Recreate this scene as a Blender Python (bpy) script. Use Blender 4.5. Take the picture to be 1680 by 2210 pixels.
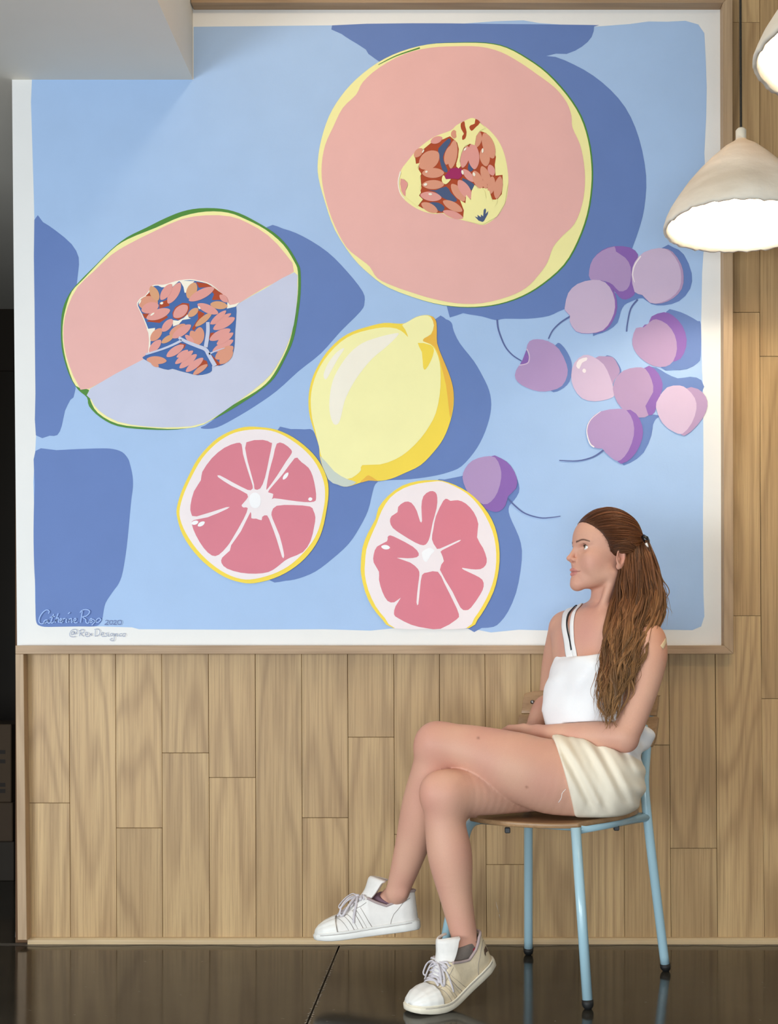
import bpy, bmesh, math, random
import numpy as np
from mathutils import Vector, Matrix, geometry

random.seed(7); rng = np.random.default_rng(7)
for o in list(bpy.data.objects): bpy.data.objects.remove(o)
scene = bpy.context.scene
COL = scene.collection

# ------------------------------------------------------------------ camera
# wall front is the plane y = 0, floor is z = 0, camera stands DW in front of the wall at height CH
FPX, CU, CV, CH = 2500.0, 982.0, 1439.0, 0.82
DW = FPX * CH / (2036 - CV)
cam = bpy.data.cameras.new('camera'); camo = bpy.data.objects.new('camera', cam); COL.objects.link(camo)
camo.location = (0, -DW, CH); camo.rotation_euler = (math.pi / 2, 0, 0)
cam.sensor_fit = 'VERTICAL'; cam.sensor_height = 36; cam.sensor_width = 36 * 1680 / 2210
cam.lens = FPX * 36 / 2210
cam.shift_x = -(CU - 840) / 2210; cam.shift_y = (CV - 1105) / 2210
cam.clip_start = 0.05; cam.clip_end = 60
scene.camera = camo

# ------------------------------------------------------------------ world, daylight, exposure
world = bpy.data.worlds.new('world'); scene.world = world; world.use_nodes = True
bg = world.node_tree.nodes['Background']; bg.inputs[0].default_value = (1.0, 0.93, 0.82, 1); bg.inputs[1].default_value = 0.11

def area_light(name, loc, target, sx, sy, power, color):
    l = bpy.data.lights.new(name, 'AREA'); l.shape = 'RECTANGLE'; l.size = sx; l.size_y = sy; l.energy = power; l.color = color
    o = bpy.data.objects.new(name, l); COL.objects.link(o); o.location = loc
    o.rotation_euler = (Vector(target) - Vector(loc)).to_track_quat('-Z', 'Y').to_euler()
    return o
# storefront window far to the left; the low light behind the camera is added fill
area_light('storefront_daylight', (-3.4, -4.2, 0.95), (0.0, 0.0, 0.1), 2.0, 1.5, 128, (0.88, 0.95, 1.0))
area_light('front_fill', (-0.55, -4.1, 0.6), (0.1, 0.0, 0.1), 3.0, 0.95, 74, (0.88, 0.95, 1.0))
# recessed fixture in the high ceiling, just right of the soffit
pl = bpy.data.lights.new('ceiling_light', 'POINT'); pl.energy = 7.5; pl.color = (1.0, 0.78, 0.52); pl.shadow_soft_size = 0.06
plo = bpy.data.objects.new('ceiling_light', pl); COL.objects.link(plo); plo.location = (-0.43, -1.0, 3.03)

vs = scene.view_settings
vs.view_transform = 'Standard'; vs.look = 'None'; vs.exposure = 0.0; vs.gamma = 1.0; vs.use_curve_mapping = False

# ------------------------------------------------------------------ helpers
def P(u, v, d):
    """point that stands d metres in front of the camera plane, measured from the photograph"""
    return Vector(((u - CU) * d / FPX, d - DW, CH - (v - CV) * d / FPX))
S0 = DW / FPX
def W(u, v, y=0.0):
    return Vector(((u - CU) * S0, y, CH - (v - CV) * S0))

def lin(c):
    return tuple(((x / 255) / 12.92 if x / 255 <= 0.04045 else ((x / 255 + 0.055) / 1.055) ** 2.4) for x in c)

MATS = {}
def nodes_of(m):
    m.use_nodes = True; nt = m.node_tree; return nt, nt.nodes, nt.links, nt.nodes['Principled BSDF']
def mat(name, rgb, rough=0.5, metal=0.0, vary=0.0, vscale=6.0, bump=0.0, bscale=60.0, spec=0.5, sss=0.0, coat=0.0):
    """plain procedural material: colour with a little noise variation and fine relief"""
    if name in MATS: return MATS[name]
    m = bpy.data.materials.new(name); nt, N, L, b = nodes_of(m)
    c = lin(rgb); b.inputs['Roughness'].default_value = rough; b.inputs['Metallic'].default_value = metal
    b.inputs['Specular IOR Level'].default_value = spec
    if coat: b.inputs['Coat Weight'].default_value = coat; b.inputs['Coat Roughness'].default_value = 0.1
    if sss:
        b.inputs['Subsurface Weight'].default_value = sss; b.inputs['Subsurface Radius'].default_value = (0.012, 0.005, 0.003)
    tc = N.new('ShaderNodeTexCoord')
    nz = N.new('ShaderNodeTexNoise'); nz.inputs['Scale'].default_value = vscale; nz.inputs['Detail'].default_value = 4
    L.new(tc.outputs['Object'], nz.inputs['Vector'])
    r = N.new('ShaderNodeValToRGB')
    r.color_ramp.elements[0].position = 0.3; r.color_ramp.elements[1].position = 0.7
    r.color_ramp.elements[0].color = tuple(x * (1 - vary) for x in c) + (1,)
    r.color_ramp.elements[1].color = tuple(min(1, x * (1 + vary * 0.6)) for x in c) + (1,)
    L.new(nz.outputs['Fac'], r.inputs['Fac']); L.new(r.outputs['Color'], b.inputs['Base Color'])
    if bump:
        n2 = N.new('ShaderNodeTexNoise'); n2.inputs['Scale'].default_value = bscale; n2.inputs['Detail'].default_value = 5
        L.new(tc.outputs['Object'], n2.inputs['Vector'])
        bp = N.new('ShaderNodeBump'); bp.inputs['Strength'].default_value = bump; bp.inputs['Distance'].default_value = 0.004
        L.new(n2.outputs['Fac'], bp.inputs['Height']); L.new(bp.outputs['Normal'], b.inputs['Normal'])
    MATS[name] = m; return m

def wood(name, light, mid, dark, rough=0.5, axis='Z', randomize=True, contrast=1.0):
    if name in MATS: return MATS[name]
    m = bpy.data.materials.new(name); nt, N, L, b = nodes_of(m)
    tc = N.new('ShaderNodeTexCoord'); oi = N.new('ShaderNodeObjectInfo')
    add = N.new('ShaderNodeVectorMath'); add.operation = 'ADD'
    mul = N.new('ShaderNodeVectorMath'); mul.operation = 'MULTIPLY'; mul.inputs[1].default_value = (7.3, 3.1, 19.7)
    comb = N.new('ShaderNodeCombineXYZ')
    for i in range(3): L.new(oi.outputs['Random'], comb.inputs[i])
    L.new(comb.outputs[0], mul.inputs[0]); L.new(tc.outputs['Object'], add.inputs[0]); L.new(mul.outputs[0], add.inputs[1])
    def mapped(sx, sl):
        mp = N.new('ShaderNodeMapping'); s = [sx, sx, sx]; s['XYZ'.index(axis)] = sl
        mp.inputs['Scale'].default_value = s; L.new(add.outputs[0], mp.inputs['Vector']); return mp
    # growth rings: iso-lines of a stretched noise field
    n1 = N.new('ShaderNodeTexNoise'); n1.inputs['Scale'].default_value = 1.0; n1.inputs['Detail'].default_value = 1.5; n1.inputs['Roughness'].default_value = 0.45
    L.new(mapped(6.5, 0.75).outputs[0], n1.inputs['Vector'])
    k = N.new('ShaderNodeMath'); k.operation = 'MULTIPLY'; k.inputs[1].default_value = 62.0; L.new(n1.outputs['Fac'], k.inputs[0])
    sn = N.new('ShaderNodeMath'); sn.operation = 'SINE'; L.new(k.outputs[0], sn.inputs[0])
    mr = N.new('ShaderNodeMapRange'); mr.inputs[1].default_value = -1; mr.inputs[2].default_value = 1; L.new(sn.outputs[0], mr.inputs[0])
    pw = N.new('ShaderNodeMath'); pw.operation = 'POWER'; pw.inputs[1].default_value = 2.5; L.new(mr.outputs[0], pw.inputs[0])
    # fine pores
    n2 = N.new('ShaderNodeTexNoise'); n2.inputs['Scale'].default_value = 1.0; n2.inputs['Detail'].default_value = 5; n2.inputs['Roughness'].default_value = 0.65
    L.new(mapped(170, 3.2).outputs[0], n2.inputs['Vector'])
    # broad tone drift
    n3 = N.new('ShaderNodeTexNoise'); n3.inputs['Scale'].default_value = 1.0; n3.inputs['Detail'].default_value = 3
    L.new(mapped(10, 1.0).outputs[0], n3.inputs['Vector'])
    rp = N.new('ShaderNodeValToRGB'); e = rp.color_ramp.elements
    e[0].position = 0.3; e[0].color = lin(mid) + (1,); e[1].position = 0.68; e[1].color = lin(light) + (1,)
    L.new(n3.outputs['Fac'], rp.inputs['Fac'])
    mx = N.new('ShaderNodeMix'); mx.data_type = 'RGBA'; mx.inputs[7].default_value = lin(dark) + (1,)
    f1 = N.new('ShaderNodeMath'); f1.operation = 'MULTIPLY'; f1.inputs[1].default_value = 0.34 * contrast; L.new(pw.outputs[0], f1.inputs[0])
    L.new(f1.outputs[0], mx.inputs[0]); L.new(rp.outputs['Color'], mx.inputs[6])
    mx2 = N.new('ShaderNodeMix'); mx2.data_type = 'RGBA'; mx2.inputs[7].default_value = lin(dark) + (1,)
    r2 = N.new('ShaderNodeMapRange'); r2.inputs[1].default_value = 0.45; r2.inputs[2].default_value = 0.75; r2.inputs[3].default_value = 0; r2.inputs[4].default_value = 0.55 * contrast
    L.new(n2.outputs['Fac'], r2.inputs[0]); L.new(r2.outputs[0], mx2.inputs[0]); L.new(mx.outputs[2], mx2.inputs[6])
    hs = N.new('ShaderNodeHueSaturation')
    vr = N.new('ShaderNodeMapRange'); vr.inputs[3].default_value = 0.9; vr.inputs[4].default_value = 1.07
    L.new(oi.outputs['Random'], vr.inputs[0]); L.new(vr.outputs[0], hs.inputs['Value']); L.new(mx2.outputs[2], hs.inputs['Color'])
    L.new(hs.outputs[0], b.inputs['Base Color'])
    b.inputs['Roughness'].default_value = rough; b.inputs['Specular IOR Level'].default_value = 0.35
    bp = N.new('ShaderNodeBump'); bp.inputs['Strength'].default_value = 0.12; bp.inputs['Distance'].default_value = 0.001
    L.new(n2.outputs['Fac'], bp.inputs['Height']); L.new(bp.outputs['Normal'], b.inputs['Normal'])
    MATS[name] = m; return m

def new_obj(name, verts, faces, mats, parent=None, smooth=False, mi=None, loc=None):
    me = bpy.data.meshes.new(name)
    if loc is not None:
        lv = Vector(loc); verts = [Vector(v) - lv for v in verts]
    me.from_pydata([tuple(v) for v in verts], [], [tuple(f) for f in faces])
    if not isinstance(mats, (list, tuple)): mats = [mats]
    for m in mats: me.materials.append(m)
    if mi is not None: me.polygons.foreach_set('material_index', list(mi))
    if smooth: me.polygons.foreach_set('use_smooth', [True] * len(me.polygons))
    me.update()
    o = bpy.data.objects.new(name, me); COL.objects.link(o)
    if loc is not None: o.location = loc
    if parent is not None:
        o.parent = parent; o.matrix_parent_inverse = parent.matrix_world.inverted()
    return o
def bm_obj(name, bm, mats, parent=None, smooth=False, loc=None):
    me = bpy.data.meshes.new(name)
    if loc is not None: bmesh.ops.translate(bm, verts=bm.verts, vec=-Vector(loc))
    bmesh.ops.recalc_face_normals(bm, faces=bm.faces)
    bm.to_mesh(me); bm.free()
    if not isinstance(mats, (list, tuple)): mats = [mats]
    for m in mats: me.materials.append(m)
    if smooth: me.polygons.foreach_set('use_smooth', [True] * len(me.polygons))
    o = bpy.data.objects.new(name, me); COL.objects.link(o)
    if loc is not None: o.location = loc
    if parent is not None:
        o.parent = parent; o.matrix_parent_inverse = parent.matrix_world.inverted()
    return o
def empty(name, loc):
    o = bpy.data.objects.new(name, None); COL.objects.link(o); o.location = loc; o.empty_display_size = 0.1
    bpy.context.view_layer.update(); return o
def tag(o, label=None, category=None, group=None, kind=None):
    if label: o['label'] = label
    if category: o['category'] = category
    if group: o['group'] = group
    if kind: o['kind'] = kind
    return o
def hexa(bm, front, back, bevel=0.0):
    """box between two quads"""
    a = [bm.verts.new(p) for p in front]; b = [bm.verts.new(p) for p in back]
    fs = [bm.faces.new(a), bm.faces.new(b[::-1])]
    for i in range(4): j = (i + 1) % 4; fs.append(bm.faces.new((a[i], b[i], b[j], a[j])))
    if bevel:
        es = list({e for f in fs for e in f.edges})
        bmesh.ops.bevel(bm, geom=es, offset=bevel, segments=1, affect='EDGES')
def box(bm, x0, x1, y0, y1, z0, z1, bevel=0.0):
    hexa(bm, [(x0, y0, z0), (x1, y0, z0), (x1, y0, z1), (x0, y0, z1)], [(x0, y1, z0), (x1, y1, z0), (x1, y1, z1), (x0, y1, z1)], bevel)
def catmull(pts, closed=True, n=4):
    pts = [Vector(p) for p in pts]; out = []; m = len(pts)
    for i in range(m if closed else m - 1):
        if closed: p0, p1, p2, p3 = pts[i - 1], pts[i], pts[(i + 1) % m], pts[(i + 2) % m]
        else: p0, p1, p2, p3 = pts[max(i - 1, 0)], pts[i], pts[i + 1], pts[min(i + 2, m - 1)]
        for k in range(n):
            t = k / n
            out.append(0.5 * ((2 * p1) + (p2 - p0) * t + (2 * p0 - 5 * p1 + 4 * p2 - p3) * t * t + (3 * p1 - p0 - 3 * p2 + p3) * t ** 3))
    if not closed: out.append(pts[-1])
    return out
def tube_data(path, radii, sides=12, caps=True, flat=1.0, up=None):
    """verts and faces of a tube along a path with a radius per point; flat squashes it in its second direction"""
    path = [Vector(p) for p in path]; n = len(path)
    if not hasattr(radii, '__len__'): radii = [radii] * n
    V, Fc = [], []
    t0 = (path[1] - path[0]).normalized()
    nrm = Vector(up) if up is not None else (Vector((0, 0, 1)) if abs(t0.z) < 0.9 else Vector((1, 0, 0)))
    nrm = (nrm - t0 * nrm.dot(t0)).normalized()
    for i in range(n):
        t = (path[min(i + 1, n - 1)] - path[max(i - 1, 0)]).normalized()
        nrm = (nrm - t * nrm.dot(t)).normalized(); bn = t.cross(nrm)
        for k in range(sides):
            a = 2 * math.pi * k / sides
            V.append(path[i] + (nrm * math.cos(a) * flat + bn * math.sin(a)) * radii[i])
    for i in range(n - 1):
        for k in range(sides):
            k2 = (k + 1) % sides
            Fc.append((i * sides + k, i * sides + k2, (i + 1) * sides + k2, (i + 1) * sides + k))
    if caps:
        Fc.append(tuple(range(sides))[::-1]); Fc.append(tuple((n - 1) * sides + k for k in range(sides)))
    return V, Fc
class MB:
    """collects shapes into one mesh"""
    def __init__(s): s.v, s.f, s.m = [], [], []
    def add(s, V, Fc, mi=0):
        o = len(s.v); s.v += [Vector(v) for v in V]; s.f += [tuple(i + o for i in f) for f in Fc]; s.m += [mi] * len(Fc); return s
    def tube(s, path, radii, sides=12, mi=0, flat=1.0, caps=True, up=None): return s.add(*tube_data(path, radii, sides, caps, flat, up), mi)
    def build(s, name, mats, parent=None, smooth=True, loc=None): return new_obj(name, s.v, s.f, mats, parent, smooth, s.m, loc)
def lathe(profile, n=48, jitter=None):
    V, Fc = [], []
    for i, (r, z) in enumerate(profile):
        for k in range(n):
            a = 2 * math.pi * k / n; rr, zz = r, z
            if jitter: rr, zz = jitter(i, a, r, z)
            V.append((rr * math.cos(a), rr * math.sin(a), zz))
    for i in range(len(profile) - 1):
        for k in range(n):
            k2 = (k + 1) % n
            Fc.append((i * n + k, i * n + k2, (i + 1) * n + k2, (i + 1) * n + k))
    return V, Fc

# ------------------------------------------------------------------ room shell
M_plaster = mat('warm_white_plaster', (238, 238, 236), 0.75, vary=0.02, bump=0.08, bscale=140)
M_soffit = mat('soffit_paint', (226, 220, 208), 0.85, vary=0.02, bump=0.05, bscale=120)
M_sub = mat('dark_joint', (96, 68, 44), 0.9, vary=0.1)
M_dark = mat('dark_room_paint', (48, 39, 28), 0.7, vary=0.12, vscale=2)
M_oak = wood('oak_plank', (202, 170, 123), (184, 151, 107), (124, 92, 60), rough=0.45)
M_oakx = wood('oak_trim_long', (184, 156, 126), (170, 142, 112), (126, 98, 72), rough=0.5, axis='X', contrast=0.8)
M_oakz = wood('oak_trim_upright', (192, 166, 134), (180, 152, 120), (134, 106, 78), rough=0.5, axis='Z', contrast=0.7)

XL = W(30, 0).x                       # free left end of the wall
YB = 0.14
# floor of polished concrete
mfl = bpy.data.materials.new('polished_concrete'); nt, N, L, b = nodes_of(mfl)
tc = N.new('ShaderNodeTexCoord'); nz = N.new('ShaderNodeTexNoise'); nz.inputs['Scale'].default_value = 2.2; nz.inputs['Detail'].default_value = 7; nz.inputs['Roughness'].default_value = 0.65
L.new(tc.outputs['Object'], nz.inputs['Vector']); rp = N.new('ShaderNodeValToRGB'); e = rp.color_ramp.elements
e[0].position = 0.3; e[0].color = lin((40, 38, 33)) + (1,); e[1].position = 0.75; e[1].color = lin((64, 60, 52)) + (1,)
L.new(nz.outputs['Fac'], rp.inputs['Fac'])
# thin pale specks and scuffs lying on the concrete
v2 = N.new('ShaderNodeTexNoise'); v2.inputs['Scale'].default_value = 46; v2.inputs['Detail'].default_value = 2; L.new(tc.outputs['Object'], v2.inputs['Vector'])
r3 = N.new('ShaderNodeMapRange'); r3.inputs[1].default_value = 0.71; r3.inputs[2].default_value = 0.76; r3.inputs[4].default_value = 0.35; L.new(v2.outputs['Fac'], r3.inputs[0])
mx = N.new('ShaderNodeMix'); mx.data_type = 'RGBA'; mx.inputs[7].default_value = lin((150, 142, 128)) + (1,)
L.new(r3.outputs[0], mx.inputs[0]); L.new(rp.outputs['Color'], mx.inputs[6]); L.new(mx.outputs[2], b.inputs['Base Color'])
b.inputs['Roughness'].default_value = 0.11; b.inputs['IOR'].default_value = 1.45; b.inputs['Specular IOR Level'].default_value = 0.27
nb = N.new('ShaderNodeTexNoise'); nb.inputs['Scale'].default_value = 5; nb.inputs['Detail'].default_value = 3; L.new(tc.outputs['Object'], nb.inputs['Vector'])
bp = N.new('ShaderNodeBump'); bp.inputs['Strength'].default_value = 0.05; bp.inputs['Distance'].default_value = 0.01; L.new(nb.outputs['Fac'], bp.inputs['Height']); L.new(bp.outputs['Normal'], b.inputs['Normal'])
xc = W(735, 2036).x; cw = 0.0022
bm = bmesh.new(); box(bm, -5.5, xc - cw, -7, 2.2, -0.2, 0); box(bm, xc + cw, 3.2, -7, 2.2, -0.2, 0); box(bm, xc - cw, xc + cw, -7, 2.2, -0.2, -0.012)
tag(bm_obj('floor', bm, mfl), kind='structure')
floor = bpy.data.objects['floor']
# chipped, light edges of the saw cut
mb = MB(); yy = -0.03
M_chip = mat('chipped_concrete', (150, 140, 124), 0.8, vary=0.2, vscale=40)
while yy > -1.6:
    for sgn in (-1, 1):
        w_ = 0.002 + 0.007 * random.random() ** 2 * min(1, (-yy) * 3); y2 = yy - 0.004 - 0.006 * random.random()
        x0 = xc + sgn * cw
        mb.add([(x0, yy, 0.0004), (x0 + sgn * w_, (yy + y2) / 2 + 0.002, 0.0004), (x0, y2 - 0.003, 0.0004)], [(0, 1, 2) if sgn < 0 else (0, 2, 1)])
    yy -= 0.006
tag(mb.build('saw_cut_chips', M_chip, floor, smooth=False), kind='stuff')
# light dust line where the floor meets the wall
mb = MB(); xs_ = [XL - 0.05 + 0.02 * k for k in range(150)]; Vd, Fd_ = [], []
for k, x in enumerate(xs_):
    dd = 0.016 + 0.007 * math.sin(x * 9) + 0.005 * math.sin(x * 31 + 1) + 0.004 * random.random(); Vd += [(x, 0.0, 0.0006), (x, -0.014 - dd, 0.0006)]
    if k: Fd_.append((2 * k - 2, 2 * k - 1, 2 * k + 1, 2 * k))
mb.add(Vd, Fd_)
tag(mb.build('floor_edge_dust', mat('floor_dust', (100, 95, 88), 0.4, vary=0.3, vscale=30), floor, smooth=False), kind='stuff')

bm = bmesh.new(); box(bm, XL, 2.6, 0.012, YB, 0, 3.1)
wall = tag(bm_obj('wall_back', bm, M_sub), kind='structure')
# white plaster field of the mural, proud to the plane of the planks
bm = bmesh.new(); ul, vl = 24, 170
hexa(bm, [W(37, 1400), W(1575, 1400), W(1575, -260), W(22, -260)], [W(37, 1400, .0115), W(1575, 1400, .0115), W(1575, -260, .0115), W(22, -260, .0115)])
bm_obj('plaster_field', bm, M_plaster, wall)
bm = bmesh.new(); box(bm, -5.5, 2.6, -7, 2.2, 3.1, 3.2); tag(bm_obj('ceiling', bm, M_soffit), kind='structure')
# dropped soffit, upper left
sx = W(416.5, 0).x; sz = W(0, 172).z
bm = bmesh.new(); hexa(bm, [(-5.5, -6.5, sz), (sx, -6.5, sz), (sx, -6.5, 3.1), (-5.5, -6.5, 3.1)], [(-5.5, 2.2, sz), (sx, 2.2, sz), (sx, 2.2, 3.1), (-5.5, 2.2, 3.1)])
bm2 = bm
tag(bm_obj('ceiling_soffit', bm, M_soffit), kind='structure')
# unlit back room seen past the left end of the wall
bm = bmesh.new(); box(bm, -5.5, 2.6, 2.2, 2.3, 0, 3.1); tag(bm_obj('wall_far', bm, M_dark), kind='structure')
bm = bmesh.new(); box(bm, -2.45, -2.35, -0.6, 2.2, 0, 3.1); tag(bm_obj('light_block_left', bm, M_dark), kind='structure')  # unseen partition, added to keep window light out of the back room
bm = bmesh.new(); box(bm, 2.6, 2.7, -3.4, 2.2, 0, 3.1); tag(bm_obj('light_block_right', bm, M_plaster), kind='structure')  # out of view, put in to cut the world light from the right

# oak planks, one object each, as the wall shows them
cols = [(52, 57), (149, 152), (249, 252), (349, 351.5), (450, 453), (551, 553), (651, 653.5), (750.5, 753), (850, 853), (949, 952), (1047, 1051), (1146, 1150), (1247, 1250), (1346, 1349), (1444, 1449.5), (1544, 1550), (1643, 1651), (1743, 1752), (1843, 1852), (1943, 1952)]
joints = {0: [1733], 2: [1787], 3: [1625], 4: [1678], 6: [1765], 7: [1591], 8: [1801], 10: [1866], 12: [1540], 13: [1608], 14: [1831], 15: [1329, 674, 48], 16: [1508, 769], 17: [1200, 300], 18: [1700, 800]}
def edge_u(c, v):
    a, b_ = cols[c]
    if v <= 1411: return a - (2.0 if v < 1300 else 0)
    return a + (b_ - a) * (v - 1411) / (2024 - 1411)
for c in range(len(cols) - 1):
    top = 1408 if c < 15 else -220
    ys = [top] + sorted(joints.get(c, [])) + [2030]
    for v0, v1 in zip(ys[:-1], ys[1:]):
        g = 0.42
        uL0, uR0, uL1, uR1 = edge_u(c, v0) + g, edge_u(c + 1, v0) - g, edge_u(c, v1) + g, edge_u(c + 1, v1) - g
        if c == 15 and v1 < 1415: uL0 = uL1 = 1577
        pr = random.uniform(-0.0006, 0.0006)
        q = [(uL1, v1 - g), (uR1, v1 - g), (uR0, v0 + g), (uL0, v0 + g)]
        bm = bmesh.new(); hexa(bm, [W(u, v, pr) for u, v in q], [W(u, v, 0.0118) for u, v in q], 0.0007)
        cpt = W((uL0 + uR1) / 2, (v0 + v1) / 2)
        bm_obj('plank', bm, M_oak, wall, loc=cpt)
# pale scuff on one plank
mb = MB(); mb.tube([W(1071, 1946, -.0008), W(1074, 1958, -.0008), W(1077, 1970, -.0008)], [.0008, .003, .0006], 6, flat=0.2); mb.tube([W(1078, 1973, -.0008), W(1080, 1982, -.0008)], [.0022, .0012], 6, flat=0.2)
mb.build('paint_scuff', mat('white_scuff', (238, 236, 230), 0.5), wall)

# oak frame round the mural and down the left end, baseboard bead
PT = 0.036
def proud(u, v, p):              # keep the measured outline for a face that stands p in front of the wall
    d = DW - p; return Vector(((u - CU) * d / FPX, -p, CH - (v - CV) * d / FPX))
def trim(name, quad, m, p=PT, back=0.011):
    bm = bmesh.new(); f = [proud(u, v, p) for u, v in quad]
    hexa(bm, f, [Vector((q.x, back, q.z)) for q in f], 0.0012)
    c = sum(f, Vector()) / 4
    return tag(bm_obj(name, bm, m, loc=c), kind='structure')
trim('trim_1', [(33, 1411.5), (1584, 1411.5), (1563.5, 1393), (33, 1393)], M_oakx)
trim('trim_2', [(1584, 1411.5), (1582, -16), (1561, 6), (1563.5, 1393)], M_oakz)
trim('trim_3', [(412, 6), (1561, 6), (1582, -16), (412, -16)], M_oakx)
trim('trim_4', [(38, 2029), (58, 2029), (50.5, 1411.5), (33, 1411.5)], M_oakz, p=0.034)
bm = bmesh.new(); r = 0.015
path = [(0.0, 0.019), (-0.004, 0.019), (-0.009, 0.0175), (-0.013, 0.013), (-0.0145, 0.007), (-0.0145, 0), (0.0, 0)]
x0, x1 = proud(58, 0, 0.02).x, 2.6
va = [bm.verts.new((x0, y + 0.011 if y == 0 else y, z)) for y, z in path]; vb = [bm.verts.new((x1, y + 0.011 if y == 0 else y, z)) for y, z in path]
bm.faces.new(va); bm.faces.new(vb[::-1])
for i in range(len(path)): j = (i + 1) % len(path); bm.faces.new((va[i], vb[i], vb[j], va[j]))
tag(bm_obj('baseboard_back', bm, wood('oak_bead', (206, 182, 142), (192, 166, 128), (150, 122, 90), axis='X', contrast=0.5), smooth=False), kind='structure')
bm = bmesh.new(); q = [(27, 2027), (38, 2027), (38, 1948), (29.5, 1953)]
hexa(bm, [W(u, v, 0.02) for u, v in q], [W(u, v, 0.16) for u, v in q], 0.001)
tag(bm_obj('baseboard_left', bm, mat('grey_base', (150, 144, 140), 0.6, vary=0.05)), kind='structure')

# back room: door with handle, storage boxes
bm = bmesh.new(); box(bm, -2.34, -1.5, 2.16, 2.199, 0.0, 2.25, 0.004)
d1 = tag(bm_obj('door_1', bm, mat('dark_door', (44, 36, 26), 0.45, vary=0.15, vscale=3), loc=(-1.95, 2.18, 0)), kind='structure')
mb = MB(); hp = P(12, 858, DW + 2.10); mb.tube([hp + Vector((0, 0.06, 0)), hp], 0.012, 10); mb.tube([hp + Vector((0, 0, -.06)), hp + Vector((0, 0, .06))], 0.014, 10)
mb.build('door_handle', mat('brushed_brass', (196, 170, 120), 0.3, metal=1.0), d1)
def carton(u1, v0, v1, d, wdt, name, label, c, seam):
    a = P(u1, v1, d); h = (v1 - v0) * d / FPX
    m = mat('cardboard_%d' % c[0], c, 0.8, vary=0.08, vscale=14)
    bm = bmesh.new(); box(bm, a.x - wdt, a.x, a.y, a.y + 0.32, a.z, a.z + h, 0.003)
    e_ = empty(name, (a.x - wdt / 2, a.y + 0.16, a.z)); bm_obj('carton_body', bm, m, e_)
    bm = bmesh.new(); box(bm, a.x - wdt / 2 - .03, a.x - wdt / 2 + .03, a.y - .001, a.y + .001, a.z + h * .3, a.z + h * .97); bm_obj('tape', bm, mat('parcel_tape', (120, 100, 72), 0.35), e_)
    if seam:
        mb = MB()
        for k, vv in enumerate((0.62, 0.5, 0.2, 0.12)): mb.add([(a.x - .05, a.y - .001, a.z + h * vv), (a.x - .022, a.y - .001, a.z + h * vv), (a.x - .022, a.y - .001, a.z + h * (vv + .05)), (a.x - .05, a.y - .001, a.z + h * (vv + .05))], [(0, 1, 2, 3)])
        tag(mb.build('printed_marks', mat('carton_ink', (40, 32, 26), 0.8), e_, smooth=False), kind='stuff')
    return tag(e_, label, 'box')
db = DW + 1.0
fz = P(0, 0, db).z * 0
def zpx(z, d): return CV + (CH - z) * FPX / d
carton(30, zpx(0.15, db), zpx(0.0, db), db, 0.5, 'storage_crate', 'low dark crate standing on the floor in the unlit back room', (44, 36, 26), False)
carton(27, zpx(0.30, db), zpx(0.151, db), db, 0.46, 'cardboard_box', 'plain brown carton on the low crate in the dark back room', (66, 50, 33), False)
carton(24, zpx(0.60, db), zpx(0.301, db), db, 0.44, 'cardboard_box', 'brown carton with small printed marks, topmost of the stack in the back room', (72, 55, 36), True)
# ------------------------------------------------------------------ painted mural
CR = {'A': (640, 30, 2.4), 'B': (50, 420, 2.1), 'C': (840, 240, 6.0), 'D': (280, 580, 6.4615), 'E': (640, 640, 3.652), 'F': (360, 900, 3.36), 'G': (760, 960, 3.5), 'H': (1040, 500, 3.0), 'I': (0, 900, 4.0925), 'J': (70, 1300, 7.304), 'Z': (0, 0, 1.0)}
def paint_mat(name, rgb):
    return mat('paint_' + name, rgb, 0.6, vary=0.025, vscale=9, bump=0.06, bscale=160, spec=0.3)
PC = {k: paint_mat(k, c) for k, c in dict(sky=(171, 200, 238), shade=(104, 131, 190), pink=(238, 184, 178), pale=(250, 243, 172), green=(84, 142, 62), lav=(203, 208, 230),
      lemon=(252, 247, 182), yolk=(250, 221, 82), amber=(241, 188, 74), cream=(250, 244, 228), mist=(206, 215, 204), flesh=(221, 130, 146), pith=(247, 236, 238), snow=(252, 251, 253),
      g1=(205, 184, 212), g2=(178, 150, 196), g3=(140, 102, 178), g4=(214, 190, 216), g5=(180, 152, 190), seed=(224, 156, 130), seed2=(230, 160, 152), seed3=(222, 165, 125), rust=(178, 74, 40),
      navy=(74, 92, 130), navy2=(70, 108, 172), wine=(164, 42, 100), sign=(170, 200, 250), pencil=(150, 162, 190), stem=(92, 106, 160)).items()}
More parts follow.
